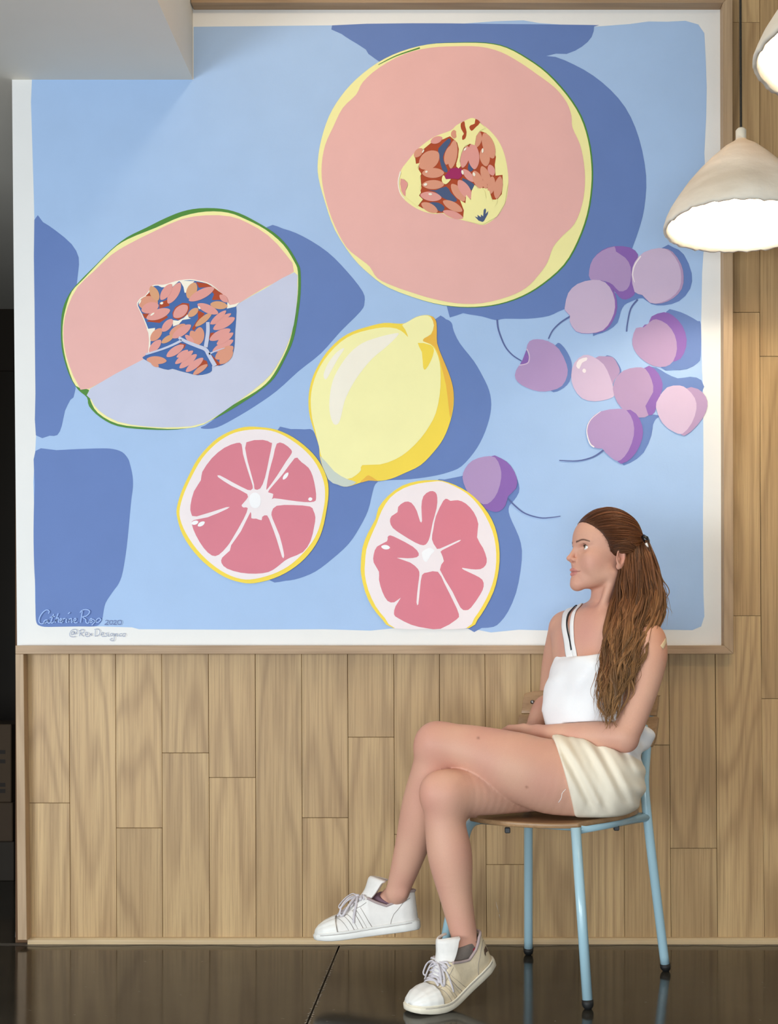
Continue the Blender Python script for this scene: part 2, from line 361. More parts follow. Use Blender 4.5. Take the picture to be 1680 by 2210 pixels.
class Paint:
    """flat coats of paint that lie on the plaster, later coats over earlier ones"""
    lift = 0.0003
    def __init__(s): s.v, s.f, s.m, s.mats = [], [], [], []
    def mi(s, c):
        if PC[c] not in s.mats: s.mats.append(PC[c])
        return s.mats.index(PC[c])
    def fill(s, crop, pts, c, layer, smooth=3):
        ox, oy, sc = CR[crop]; q = [Vector((ox + x / sc, oy + y / sc, 0)) for x, y in pts]
        if smooth: q = catmull(q, True, smooth)
        tris = geometry.tessellate_polygon([q]); o = len(s.v)
        s.v += [W(p.x, p.y, -Paint.lift * layer) for p in q]; k = s.mi(c)
        for t in tris:
            a, b_, c_ = (q[i] for i in t); ar = (b_.x - a.x) * (c_.y - a.y) - (c_.x - a.x) * (b_.y - a.y)
            if abs(ar) < 1e-9: continue
            s.f.append(tuple(i + o for i in (t if ar < 0 else t[::-1]))); s.m.append(k)
        return s
    def seed(s, crop, x0, y0, x1, y1, w, c, layer, point=1.25):
        n = 14; L_ = math.hypot(x1 - x0, y1 - y0); dx, dy = (x1 - x0) / L_, (y1 - y0) / L_; pts = []
        for k in range(n):
            a = 2 * math.pi * k / n; ca = math.cos(a); sa = math.sin(a)
            pts.append((x0 + (x1 - x0) * (0.5 + 0.5 * ca) - dy * sa * abs(sa) ** (point - 1) * w / 2, y0 + (y1 - y0) * (0.5 + 0.5 * ca) + dx * sa * abs(sa) ** (point - 1) * w / 2))
        return s.fill(crop, pts, c, layer, 2)
    def stroke(s, crop, pts, w, c, layer, w1=None, smooth=4):
        ox, oy, sc = CR[crop]; q = catmull([(x, y, 0) for x, y in pts], False, smooth) if len(pts) > 2 else [Vector((x, y, 0)) for x, y in pts]
        w1 = w if w1 is None else w1; n = len(q); o = len(s.v)
        for i, p in enumerate(q):
            t = (q[min(i + 1, n - 1)] - q[max(i - 1, 0)]).normalized(); h = (w + (w1 - w) * i / (n - 1)) / 2
            for sg in (-1, 1):
                x, y = p.x - t.y * h * sg, p.y + t.x * h * sg; s.v.append(W(ox + x / sc, oy + y / sc, -Paint.lift * layer))
        k = s.mi(c)
        for i in range(n - 1): s.f.append((o + 2 * i, o + 2 * i + 2, o + 2 * i + 3, o + 2 * i + 1)); s.m.append(k)
        return s
    def build(s, name, label=None):
        o = new_obj(name, s.v, s.f, s.mats, mural, False, s.m)
        for p in o.data.polygons:
            if p.normal.y > 0: p.flip()
        if label: o['label'] = label
        return o
mural = empty('mural', W(790, 1380, -0.001))
tag(mural, 'large painted mural of cut melons, a lemon, citrus halves and purple cherries on pale blue', 'mural')

p = Paint()
p.fill('Z', [(69, 172), (418, 172), (418, 58), (600, 56), (800, 54), (1000, 51), (1070, 46), (1130, 44), (1165, 50), (1280, 58), (1360, 52), (1400, 46.5), (1440, 47), (1480, 45), (1508, 53), (1521, 72), (1524, 130), (1526, 190), (1525, 250), (1521, 330), (1523, 380), (1520, 530), (1516, 590), (1514, 700), (1516, 800), (1518, 830), (1519, 1000), (1518, 1100), (1518, 1180), (1519, 1280), (1521, 1330), (1514, 1352), (1495, 1360), (1440, 1359), (1320, 1360), (1200, 1361), (1120, 1359), (1060, 1365), (1020, 1357), (860, 1355), (800, 1361), (700, 1358), (500, 1359), (300, 1358), (285, 1354), (220, 1352), (130, 1352), (95, 1353), (80, 1345), (76, 1300), (74, 1100), (72, 1040), (77, 960), (78, 940), (76, 800), (75, 500), (73, 420), (70, 320), (67, 220)], 'sky', 1, 0)
p.build('painted_sky_blue_ground')
p = Paint()
p.fill('A', [(185, 60), (235, 105), (280, 135), (360, 185), (425, 245), (800, 400), (1200, 380), (1290, 220), (1400, 208), (1480, 170), (1530, 120), (1543, 66), (1528, 58), (1000, 52), (600, 49)], 'shade', 2, 2)
p.fill('Z', [(1177, 121), (1240, 140), (1300, 178), (1350, 232), (1380, 300), (1395, 380), (1391, 450), (1378, 500), (1362, 545), (1345, 600), (1310, 640), (1220, 667), (1185, 682), (1140, 688), (1090, 688), (1070, 691), (1040, 683), (1000, 676), (965, 662), (1000, 400), (1100, 150)], 'shade', 3)
p.fill('B', [(1105, 148), (1180, 155), (1270, 190), (1380, 260), (1470, 350), (1540, 440), (1548, 490), (1530, 530), (1440, 620), (1350, 720), (1250, 800), (1150, 890), (1050, 960), (950, 1020), (880, 1055), (830, 1062), (805, 1055), (850, 1030), (1000, 900), (1150, 600), (1000, 300)], 'shade', 2)
p.fill('B', [(51, 115), (90, 125), (150, 165), (220, 225), (252, 285), (250, 350), (243, 410), (230, 600), (238, 880), (215, 930), (190, 980), (175, 1050), (155, 1090), (120, 1093), (58, 1091), (56, 900), (52, 500)], 'shade', 2, 2)
p.fill('I', [(314, 300), (500, 293), (700, 283), (900, 277), (1000, 283), (1080, 310), (1130, 365), (1150, 420), (1172, 520), (1175, 620), (1160, 740), (1145, 900), (1120, 1150), (1085, 1370), (1050, 1470), (1000, 1540), (935, 1640), (915, 1720), (905, 1780), (880, 1830), (830, 1850), (700, 1850), (500, 1853), (400, 1853), (350, 1843), (325, 1820), (315, 1750), (312, 1500), (302, 1300), (297, 1000), (305, 600)], 'shade', 2)
p.fill('E', [(1090, 183), (1180, 180), (1225, 210), (1240, 270), (1290, 370), (1400, 510), (1470, 630), (1520, 740), (1537, 850), (1520, 970), (1470, 1110), (1400, 1230), (1300, 1340), (1200, 1385), (1080, 1415), (900, 1440), (700, 1450), (500, 1475), (400, 1400), (800, 600)], 'shade', 2)
p.fill('F', [(805, 95), (900, 88), (1000, 90), (1060, 97), (1120, 200), (1250, 300), (1500, 430), (1560, 440), (1512, 490), (1490, 560), (1460, 680), (1400, 800), (1320, 920), (1200, 1030), (1080, 1120), (960, 1170), (860, 1188), (750, 1185), (700, 1000), (900, 400)], 'shade', 3)
p.fill('G', [(640, 270), (700, 262), (835, 235), (1000, 200), (1200, 190), (1240, 240), (1262, 300), (1262, 360), (1225, 420), (1190, 460), (1185, 510), (1210, 580), (1260, 690), (1285, 800), (1275, 950), (1240, 1120), (1180, 1260), (1120, 1340), (1070, 1375), (980, 1384), (870, 1384), (800, 900), (700, 400)], 'shade', 2, 2)
H = 'H'
p.fill(H, [(1165, 108), (1240, 102), (1310, 150), (1360, 270), (1350, 370), (1280, 450), (1180, 478), (1100, 470), (1045, 432), (1000, 440), (960, 456), (925, 475), (900, 520), (880, 590), (820, 640), (750, 665), (720, 655), (860, 400), (1000, 380)], 'shade', 4, 2)
p.fill(H, [(478, 735), (520, 735), (570, 810), (585, 880), (570, 970), (510, 1025), (445, 1030), (400, 900)], 'shade', 4)
p.fill(H, [(1195, 520), (1250, 510), (1330, 540), (1400, 580), (1420, 600), (1420, 800), (1400, 850), (1330, 890), (1240, 897), (1160, 880), (1200, 700)], 'shade', 4, 2)
p.fill(H, [(1060, 885), (1130, 880), (1190, 915), (1270, 950), (1350, 940), (1423, 962), (1423, 1050), (1200, 1100), (1150, 1010)], 'shade', 4, 2)
p.fill(H, [(1020, 1190), (1150, 1190), (1130, 1212), (1110, 1250), (1100, 1320), (1050, 1430), (960, 1498), (900, 1495), (950, 1300)], 'shade', 4, 2)
p.fill(H, [(800, 808), (850, 813), (888, 860), (905, 910), (870, 940), (820, 900)], 'shade', 4)
p.build('painted_shadows')

# whole round melon slice
p = Paint()
out = [(820, 152), (980, 154), (1090, 178), (1200, 238), (1300, 312), (1400, 422), (1470, 532), (1510, 652), (1528, 780), (1527, 900), (1505, 1040), (1455, 1180), (1385, 1300), (1275, 1398), (1168, 1462), (1050, 1502), (930, 1518), (800, 1514), (660, 1486), (480, 1420), (380, 1350), (290, 1260), (200, 1120), (150, 980), (115, 850), (112, 760), (130, 650), (170, 530), (230, 430), (310, 340), (420, 255), (540, 197), (680, 160)]
def grow(pts, f):
    cx = sum(a for a, b_ in pts) / len(pts); cy = sum(b_ for a, b_ in pts) / len(pts); res = []
    for a, b_ in pts:
        dx, dy = a - cx, b_ - cy; r = math.hypot(dx, dy); k = f(dx / r, dy / r); res.append((a + dx / r * k, b_ + dy / r * k))
    return res
p.fill('A', grow(out, lambda x, y: 9 * max(0, x * 0.9 + abs(y) * 0.35 - 0.05)), 'green', 5)
p.fill('A', out, 'pale', 6)
p.stroke('A', [(425, 265), (520, 218), (640, 178)], 3, 'green', 7, 8)
p.fill('A', [(820, 170), (950, 172), (1060, 200), (1160, 255), (1240, 310), (1340, 385), (1400, 460), (1425, 530), (1430, 590), (1470, 680), (1490, 780), (1495, 880), (1480, 990), (1440, 1090), (1380, 1150), (1330, 1210), (1300, 1290), (1250, 1360), (1190, 1420), (1100, 1465), (960, 1500), (830, 1500), (700, 1475), (600, 1445), (500, 1410), (420, 1370), (380, 1310), (330, 1270), (260, 1210), (200, 1100), (160, 990), (135, 880), (132, 780), (150, 680), (190, 590), (240, 490), (310, 420), (345, 355), (430, 280), (560, 210), (690, 178)], 'pink', 8)
C = 'C'
p.fill(C, [(870, 190), (980, 130), (1060, 95), (1120, 105), (1190, 165), (1290, 240), (1390, 350), (1460, 470), (1510, 620), (1540, 800), (1545, 950), (1520, 1150), (1450, 1300), (1350, 1410), (1250, 1470), (1180, 1475), (1050, 1440), (900, 1405), (780, 1380), (690, 1325), (600, 1335), (450, 1305), (300, 1230), (180, 1130), (130, 1040), (120, 920), (150, 790), (180, 730), (250, 640), (350, 520), (450, 430), (600, 330), (800, 255)], 'pale', 9)
p.fill(C, [(300, 650), (340, 600), (420, 520), (540, 420), (700, 370), (790, 330), (850, 380), (900, 430), (910, 540), (870, 690), (900, 740), (930, 600), (970, 480), (1060, 420), (1110, 440), (1150, 300), (1190, 265), (1260, 290), (1330, 380), (1360, 520), (1385, 600), (1370, 700), (1380, 840), (1470, 830), (1475, 960), (1460, 1080), (1400, 1150), (1340, 1150), (1300, 1040), (1270, 1000), (1180, 1000), (1110, 960), (1070, 1040), (1060, 1150), (1000, 1100), (990, 1200), (920, 1160), (970, 1290), (970, 1380), (850, 1395), (700, 1320), (620, 1325), (430, 1260), (380, 1230), (430, 1150), (390, 1100), (420, 1000), (410, 840), (380, 790), (390, 700), (340, 690)], 'rust', 10, 0)
for q in ([(640, 490), (770, 360), (800, 400), (740, 500), (700, 600), (720, 680), (760, 770), (740, 800), (690, 760), (660, 650), (650, 560)], [(1050, 640), (1100, 740), (1060, 790), (1020, 750)], [(470, 1020), (600, 1030), (740, 980), (800, 1060), (880, 1150), (840, 1180), (700, 1130), (600, 1050)], [(520, 1190), (640, 1190), (720, 1250), (680, 1310), (600, 1260)], [(950, 870), (1090, 940), (1100, 980), (1070, 1030), (980, 960)]):
    p.fill(C, q, 'navy', 11, 2)
for i, q in enumerate([(400, 740, 640, 540, 220), (330, 600, 430, 490, 90), (540, 410, 690, 350, 90), (430, 810, 715, 805, 130), (430, 960, 715, 955, 120), (405, 1090, 680, 1130, 120), (420, 1200, 630, 1310, 110), (700, 1170, 950, 1300, 110), (700, 1300, 960, 1390, 90), (810, 450, 740, 700, 110), (850, 380, 800, 750, 120), (1020, 460, 950, 740, 110), (840, 250, 845, 360, 80), (1170, 270, 1120, 480, 110), (1080, 420, 1110, 760, 150), (1230, 290, 1350, 620, 150), (1220, 480, 1260, 720, 130), (960, 760, 1100, 920, 90), (1100, 780, 1200, 1010, 120), (1200, 720, 1300, 960, 110), (1300, 700, 1350, 840, 90), (1340, 850, 1310, 1080, 100), (1440, 850, 1390, 1140, 110), (900, 900, 1060, 1140, 130), (810, 950, 980, 1170, 120), (1220, 900, 1260, 1010, 60)]):
    p.seed(C, *q, ('seed', 'seed', 'seed2')[i % 3], 12 + (i % 4) * 0.5)
p.fill(C, [(760, 800), (800, 750), (870, 740), (940, 750), (945, 850), (900, 890), (820, 880), (740, 890), (720, 850)], 'wine', 14.5, 0)
for q in ([(180, 730), (250, 650), (340, 610), (350, 690), (400, 680), (370, 740), (420, 820), (400, 860), (420, 960), (400, 1000), (415, 1060), (390, 1100), (440, 1150), (370, 1240), (220, 1120), (210, 1050), (250, 980), (240, 930), (180, 870)],
          [(870, 200), (930, 160), (1100, 100), (1190, 170), (1250, 230), (1180, 260), (1130, 330), (1110, 450), (1050, 430), (980, 460), (940, 540), (915, 640), (930, 720), (900, 750), (870, 720), (890, 640), (905, 500), (880, 400), (870, 300)],
          [(960, 1390), (970, 1290), (920, 1160), (990, 1200), (1000, 1090), (1060, 1160), (1070, 1040), (1110, 960), (1160, 1020), (1200, 1000), (1240, 1040), (1260, 1140), (1270, 1030), (1300, 1040), (1340, 1180), (1400, 1140), (1400, 1200), (1350, 1260), (1450, 1150), (1480, 1000), (1540, 950), (1500, 1200), (1400, 1370), (1220, 1472), (1050, 1440)]):
    p.fill(C, q, 'pale', 15, 0)
p.fill(C, [(150, 880), (245, 940), (215, 1030), (215, 1110), (160, 1040)], 'seed2', 16, 2)
p.stroke(C, [(150, 790), (122, 920), (140, 1050), (200, 1140)], 18, 'cream', 16.2, 10)
p.fill(C, [(930, 170), (975, 140), (985, 200), (1005, 280), (990, 360), (950, 380), (950, 330), (970, 300), (935, 240)], 'rust', 16, 2)
p.fill(C, [(1120, 110), (1180, 155), (1120, 220), (1070, 265), (1040, 220), (1060, 190), (1110, 170)], 'rust', 16, 2)
p.fill(C, [(1110, 1370), (1150, 1385), (1145, 1350), (1190, 1380), (1190, 1345), (1220, 1370), (1225, 1290), (1245, 1265), (1258, 1290), (1250, 1340), (1285, 1300), (1280, 1340), (1230, 1430), (1210, 1442), (1160, 1425)], 'navy', 16, 0)
p.fill(C, [(685, 880), (700, 840), (720, 850), (740, 890), (800, 885), (770, 930), (730, 955), (690, 925)], 'pale', 16, 2)
for q in ((470, 800, 500, 785, 26), (450, 965, 495, 950, 34), (510, 1080, 560, 1085, 26), (970, 520, 1000, 480, 24), (1210, 550, 1215, 490, 24), (945, 770, 960, 830, 30), (1090, 800, 1110, 850, 34), (430, 550, 455, 505, 18)): p.seed(C, *q, 'cream', 16.5)
p.build('painted_melon', 'whole round pink melon slice with seeds and a yellow rind')

# tilted melon half with a lavender shaded part
p = Paint(); B = 'B'
p.fill(B, [(470, 195), (560, 150), (640, 110), (720, 78), (800, 63), (900, 65), (980, 85), (1060, 125), (1140, 175), (1200, 235), (1245, 310), (1258, 350), (1258, 450), (1245, 560), (1225, 660), (1190, 740), (1140, 830), (1080, 885), (1000, 940), (900, 1000), (800, 1045), (700, 1065), (560, 1065), (430, 1050), (350, 1010), (300, 960), (290, 920), (250, 885), (215, 830), (190, 760), (175, 690), (172, 600), (180, 520), (210, 450), (260, 390), (330, 320), (400, 250)], 'green', 5)
p.fill(B, [(475, 203), (600, 152), (720, 100), (830, 78), (930, 83), (1010, 113), (1100, 160), (1180, 228), (1230, 305), (1246, 350), (1246, 450), (1232, 560), (1208, 670), (1168, 760), (1118, 840), (1055, 893), (950, 955), (820, 1042), (700, 1062), (560, 1056), (430, 1040), (340, 990), (305, 930), (298, 885), (240, 868), (203, 780), (183, 690), (180, 600), (193, 520), (222, 440), (278, 380), (398, 256)], 'pale', 6)
p.fill(B, [(480, 225), (600, 165), (720, 112), (830, 95), (940, 100), (1020, 130), (1110, 185), (1190, 270), (1228, 350), (1100, 420), (960, 505), (760, 640), (560, 740), (300, 880), (250, 862), (210, 775), (188, 690), (184, 600), (203, 510), (248, 420), (320, 350), (400, 275)], 'pink', 7, 2)
p.fill(B, [(1230, 353), (1244, 400), (1242, 480), (1228, 590), (1195, 690), (1148, 780), (1090, 850), (965, 945), (825, 1035), (700, 1055), (560, 1052), (430, 1030), (345, 980), (310, 930), (305, 880), (560, 740), (760, 640), (960, 505), (1100, 425)], 'lav', 8, 2)
D = 'D'
cav = [(130, 470), (170, 420), (230, 390), (290, 310), (330, 250), (400, 240), (500, 240), (590, 210), (700, 180), (850, 165), (950, 180), (1080, 210), (1180, 270), (1290, 360), (1370, 480), (1420, 520), (1490, 520), (1490, 700), (1475, 900), (1470, 1050), (1450, 1170), (1400, 1260), (1330, 1330), (1250, 1360), (1180, 1340), (1150, 1370), (1150, 1430), (1080, 1470), (950, 1490), (820, 1460), (700, 1430), (600, 1400), (540, 1415), (420, 1385), (300, 1320), (230, 1280), (180, 1240), (270, 1170), (290, 1000), (280, 900), (240, 780), (180, 640), (120, 520)]
p.fill(D, grow(cav, lambda x, y: 16 if y < 0.3 and x < 0.7 else 2), 'cream', 9, 2)
p.fill(D, cav, 'navy2', 10, 2)
for q in ([(930, 190), (1080, 210), (1180, 270), (1300, 360), (1270, 440), (1150, 440), (1180, 360), (1100, 260), (970, 270)], [(180, 630), (270, 630), (240, 700), (210, 690)], [(640, 540), (740, 480), (830, 490), (840, 560), (800, 650), (690, 720), (610, 690), (600, 620)], [(1130, 900), (1190, 890), (1110, 990)], [(1000, 1260), (1080, 1290), (1100, 1360), (960, 1480), (900, 1480), (960, 1350)], [(1140, 1200), (1230, 1290), (1280, 1340), (1200, 1360)], [(950, 580), (1050, 630), (900, 870), (870, 840), (960, 700)], [(240, 740), (420, 760), (540, 680), (500, 640), (300, 700)], [(420, 480), (540, 430), (560, 520), (420, 560)], [(230, 380), (300, 320), (330, 400), (260, 420)], [(700, 1040), (790, 1060), (760, 1120), (700, 1080)]):
    p.fill(D, q, 'rust', 11, 0)
for q in ([(690, 172), (910, 178), (840, 250), (805, 340), (770, 340), (755, 260), (720, 200)], [(240, 845), (360, 830), (350, 890), (310, 950), (295, 1020), (290, 1170), (262, 1185), (275, 1000), (265, 900)], [(600, 720), (680, 730), (760, 690), (810, 640), (830, 690), (860, 700), (740, 720), (690, 780), (610, 810)], [(1368, 465), (1400, 510), (1470, 500), (1540, 470), (1480, 535), (1360, 562)], [(400, 240), (600, 205), (690, 180), (600, 260), (450, 265)]):
    p.fill(D, q, 'cream', 12, 0)
for i, q in enumerate([(130, 500, 400, 470, 200, 0), (170, 590, 410, 510, 150, 1), (300, 250, 400, 450, 120, 2), (590, 220, 440, 440, 120, 1), (710, 200, 540, 490, 130, 1), (920, 200, 820, 420, 140, 2), (1185, 270, 830, 450, 130, 1), (240, 700, 570, 580, 140, 1), (620, 680, 810, 520, 150, 1), (820, 670, 960, 560, 95, 2), (950, 500, 1240, 630, 115, 1), (1130, 500, 1370, 530, 110, 2), (1260, 370, 1370, 470, 80, 1), (1150, 620, 920, 810, 85, 2), (600, 710, 460, 880, 110, 1), (860, 790, 600, 970, 120, 1), (780, 780, 560, 920, 100, 0), (450, 840, 300, 1010, 120, 0), (620, 930, 450, 1040, 80, 2), (440, 1000, 280, 1170, 110, 1), (990, 820, 950, 1070, 150, 0), (860, 870, 960, 1060, 120, 0), (780, 930, 900, 1040, 70, 1), (1350, 590, 1130, 780, 80, 1), (1420, 630, 1150, 780, 70, 1), (1470, 690, 1170, 850, 120, 1), (1410, 850, 1120, 1000, 120, 1), (1450, 900, 1220, 1060, 90, 1), (1450, 1000, 1160, 1160, 100, 1), (1450, 1090, 1200, 1260, 140, 0), (1440, 1150, 1260, 1330, 120, 0), (760, 1070, 520, 1230, 110, 1), (240, 1270, 520, 1290, 110, 0), (300, 1300, 410, 1370, 65, 0), (820, 1140, 660, 1240, 65, 1), (890, 1150, 640, 1330, 90, 1), (940, 1200, 700, 1390, 100, 1), (1030, 1250, 790, 1440, 100, 1), (1090, 1340, 890, 1480, 75, 0)]):
    p.seed(D, *q[:5], ('seed', 'seed2', 'seed3')[q[5]], 13 + (i % 4) * 0.5)
for q, w0, w1 in (([(690, 965), (800, 1025), (950, 1085), (1060, 1130), (1110, 1210), (1195, 1360)], 40, 60), ([(1095, 750), (1095, 900), (1065, 1100)], 48, 56), ([(230, 1200), (450, 1130), (600, 1070), (730, 1005)], 24, 34), ([(1110, 1195), (1200, 1155), (1330, 1110)], 26, 8)): p.stroke(D, q, w0, 'lav', 15.5, w1)
for q in ((135, 500, 165, 440, 22), (295, 660, 350, 620, 24), (430, 495, 475, 480, 34), (960, 530, 990, 570, 26)): p.seed(D, *q, 'cream', 16)
p.build('painted_melon', 'tilted pink melon half with its lower part shaded lavender')

# lemon
p = Paint(); E_ = 'E'
p.fill(E_, [(340, 340), (440, 280), (560, 240), (690, 210), (800, 215), (860, 210), (940, 165), (1010, 148), (1060, 155), (1100, 190), (1108, 270), (1110, 370), (1150, 480), (1200, 600), (1235, 720), (1240, 850), (1215, 980), (1160, 1120), (1080, 1230), (980, 1330), (860, 1390), (740, 1440), (640, 1455), (570, 1450), (500, 1470), (400, 1500), (330, 1485), (260, 1440), (210, 1350), (185, 1260), (178, 1180), (140, 1060), (110, 960), (97, 870), (100, 760), (125, 650), (170, 550), (240, 440)], 'yolk', 8)
p.fill(E_, [(1060, 155), (1100, 190), (1108, 280), (1110, 370), (1150, 480), (1200, 600), (1235, 720), (1236, 850), (1215, 960), (1200, 860), (1180, 700), (1140, 540), (1110, 430), (1060, 375), (1000, 355), (1015, 325), (1065, 300), (1085, 230)], 'amber', 9, 2)
p.fill(E_, [(350, 360), (450, 300), (570, 265), (690, 245), (790, 255), (850, 290), (882, 322), (858, 262), (835, 228), (860, 212), (940, 168), (1010, 150), (1060, 165), (1085, 230), (1060, 300), (1010, 330), (1000, 355), (1060, 380), (1100, 430), (1130, 520), (1138, 640), (1130, 780), (1100, 920), (1050, 1020), (980, 1120), (880, 1220), (780, 1285), (660, 1325), (520, 1330), (510, 1370), (470, 1410), (400, 1440), (300, 1390), (210, 1290), (183, 1200), (150, 1060), (125, 960), (115, 860), (118, 760), (145, 650), (190, 550), (260, 450)], 'lemon', 10, 2)
p.fill(E_, [(958, 368), (1060, 385), (1085, 430), (1060, 510), (1020, 575), (1000, 560), (990, 440)], 'yolk', 11, 2)
p.fill(E_, [(810, 295), (740, 300), (640, 325), (520, 370), (420, 450), (340, 560), (290, 660), (265, 780), (262, 900), (290, 1000), (330, 1005), (355, 940), (380, 830), (430, 720), (500, 610), (600, 490), (720, 390)], 'cream', 11)
p.fill(E_, [(380, 410), (320, 440), (250, 530), (215, 620), (235, 655), (280, 580), (330, 490)], 'cream', 11)
p.fill(E_, [(188, 1258), (300, 1380), (400, 1440), (475, 1465), (400, 1500), (330, 1485), (250, 1440)], 'mist', 11, 2)
p.fill(E_, [(500, 1470), (540, 1430), (570, 1410), (620, 1440), (640, 1455), (570, 1452)], 'amber', 11, 2)
p.build('painted_lemon')

# citrus halves
p = Paint(); F_ = 'F'
p.fill(F_, [(560, 75), (680, 75), (800, 95), (920, 150), (1030, 235), (1110, 330), (1165, 450), (1175, 560), (1160, 680), (1130, 820), (1080, 930), (1000, 1030), (900, 1110), (780, 1170), (640, 1205), (540, 1200), (420, 1160), (300, 1080), (200, 980), (120, 860), (80, 740), (75, 660), (110, 540), (160, 430), (230, 300), (340, 180), (440, 115)], 'yolk', 12)
p.fill(F_, [(560, 100), (680, 92), (790, 110), (900, 165), (1010, 250), (1090, 350), (1140, 470), (1150, 580), (1135, 690), (1105, 810), (1055, 910), (970, 1010), (880, 1085), (770, 1140), (640, 1175), (540, 1175), (430, 1135), (320, 1060), (220, 960), (140, 840), (100, 740), (98, 660), (130, 550), (185, 430), (260, 300), (360, 195), (460, 130)], 'pith', 13)
for q in ([(510, 190), (545, 200), (555, 270), (590, 390), (625, 500), (620, 525), (590, 530), (480, 475), (388, 425), (374, 437), (470, 500), (585, 560), (580, 600), (545, 640), (560, 658), (590, 662), (560, 740), (480, 880), (440, 940), (380, 1000), (330, 1005), (270, 950), (215, 860), (185, 780), (200, 748), (300, 728), (440, 668), (435, 655), (220, 722), (180, 700), (175, 640), (200, 540), (250, 460), (260, 400), (330, 300), (420, 225)],
          [(610, 690), (615, 735), (650, 738), (690, 750), (695, 725), (730, 715), (760, 780), (800, 890), (838, 1015), (852, 1017), (850, 980), (820, 860), (770, 740), (763, 690), (800, 645), (920, 640), (1040, 650), (1065, 680), (1080, 730), (1070, 800), (1045, 900), (990, 980), (900, 1020), (855, 1045), (800, 1090), (740, 1125), (650, 1137), (540, 1130), (440, 1100), (400, 1060), (405, 1020), (460, 970), (470, 930), (540, 830)],
          [(745, 530), (840, 420), (930, 300), (960, 310), (980, 330), (1030, 370), (1060, 430), (1080, 520), (1085, 590), (1070, 615), (1000, 618), (890, 605), (780, 590), (765, 600), (775, 560), (745, 550)],
          [(800, 195), (850, 195), (905, 240), (905, 270), (870, 320), (800, 430), (735, 520), (725, 515), (745, 400), (775, 290)],
          [(580, 185), (700, 168), (755, 188), (765, 200), (745, 300), (715, 440), (680, 520), (640, 525), (635, 490), (605, 380), (580, 280)]):
    p.fill(F_, q, 'flesh', 14, 2)
p.fill(F_, [(600, 600), (615, 560), (650, 550), (682, 580), (680, 640), (650, 662), (615, 650)], 'snow', 15)
for q in ((845, 455, 883, 405, 26), (1028, 600, 1058, 594, 26), (182, 775, 232, 760, 30), (228, 792, 278, 762, 30)): p.seed(F_, *q, 'snow', 15)
p.build('painted_citrus_half', 'larger pink citrus half left of the lemon tip')
p = Paint(); G = 'G'
p.fill(G, [(600, 268), (680, 272), (780, 305), (880, 360), (960, 430), (1030, 520), (1080, 620), (1110, 750), (1115, 880), (1100, 1000), (1070, 1110), (1010, 1230), (950, 1320), (885, 1385), (600, 1389), (315, 1385), (230, 1320), (150, 1220), (100, 1110), (70, 980), (68, 900), (80, 780), (120, 670), (180, 560), (200, 480), (270, 390), (380, 310), (500, 275)], 'yolk', 12, 2)
p.fill(G, [(610, 280), (680, 278), (770, 312), (870, 370), (950, 450), (1010, 540), (1060, 650), (1085, 760), (1090, 880), (1075, 1000), (1040, 1110), (985, 1220), (925, 1310), (860, 1388), (600, 1391), (330, 1388), (250, 1310), (180, 1220), (125, 1100), (98, 980), (100, 890), (110, 790), (145, 690), (190, 590), (225, 500), (290, 400), (390, 330), (500, 295)], 'pith', 13, 2)
for q in ([(350, 470), (400, 432), (450, 440), (490, 500), (515, 580), (530, 575), (525, 470), (540, 390), (590, 352), (630, 360), (645, 400), (640, 480), (610, 590), (590, 690), (570, 740), (540, 760), (480, 740), (380, 680), (310, 630), (288, 580), (300, 540), (345, 510)],
          [(690, 425), (720, 410), (745, 425), (800, 420), (860, 445), (920, 510), (955, 600), (945, 700), (990, 780), (1018, 860), (1010, 910), (970, 940), (900, 940), (835, 930), (845, 945), (930, 985), (985, 1020), (995, 1070), (970, 1130), (900, 1230), (860, 1250), (820, 1230), (760, 1110), (665, 945), (695, 880), (675, 820), (682, 797), (812, 732), (805, 722), (665, 785), (635, 775), (605, 715), (615, 640), (635, 540)],
          [(270, 700), (290, 685), (350, 710), (460, 770), (505, 820), (490, 850), (420, 858), (340, 855), (440, 890), (500, 940), (510, 985), (500, 1060), (488, 1190), (502, 1205), (515, 1080), (530, 985), (570, 965), (650, 960), (700, 1050), (770, 1190), (808, 1280), (790, 1320), (670, 1390), (560, 1385), (450, 1360), (350, 1310), (318, 1280), (330, 1220), (370, 1155), (320, 1190), (270, 1180), (230, 1110), (205, 1020), (205, 960), (165, 890), (165, 830), (190, 770), (265, 730)]):
    p.fill(G, q, 'flesh', 14, 2)
p.fill(G, [(528, 815), (560, 790), (590, 780), (625, 800), (600, 830), (565, 885), (540, 870)], 'snow', 15, 2)
p.seed(G, 222, 770, 288, 779, 34, 'snow', 15)
p.build('painted_citrus_half', 'smaller pink citrus half cut off by the lower white border')

# cherries
def cherry(crop, light, dark, cl, cd, layer, stem=None, extra=None, label=None):
    p = Paint()
    if stem: p.stroke(crop, stem, 11 if crop == 'H' else 12, 'stem', layer - 0.5, 7)
    if dark: p.fill(crop, dark, cd, layer, 2)
    p.fill(crop, light, cl, layer + 0.5, 2)
    if extra: extra(p)
    p.build('painted_cherry', label)
cherry(H, [(697, 250), (720, 180), (780, 125), (860, 97), (870, 130), (930, 170), (965, 230), (965, 320), (940, 375), (890, 387), (850, 345), (800, 322), (705, 312)], [(700, 250), (720, 180), (780, 120), (860, 95), (960, 103), (1013, 150), (1000, 210), (980, 280), (1000, 385), (960, 432), (910, 438), (870, 400), (800, 320), (705, 310)], 'g2', 'g3', 5)
c2 = [(970, 280), (990, 200), (1050, 135), (1150, 107), (1220, 130), (1275, 210), (1292, 290), (1280, 370), (1225, 430), (1150, 463), (1090, 460), (1040, 410), (990, 390)]
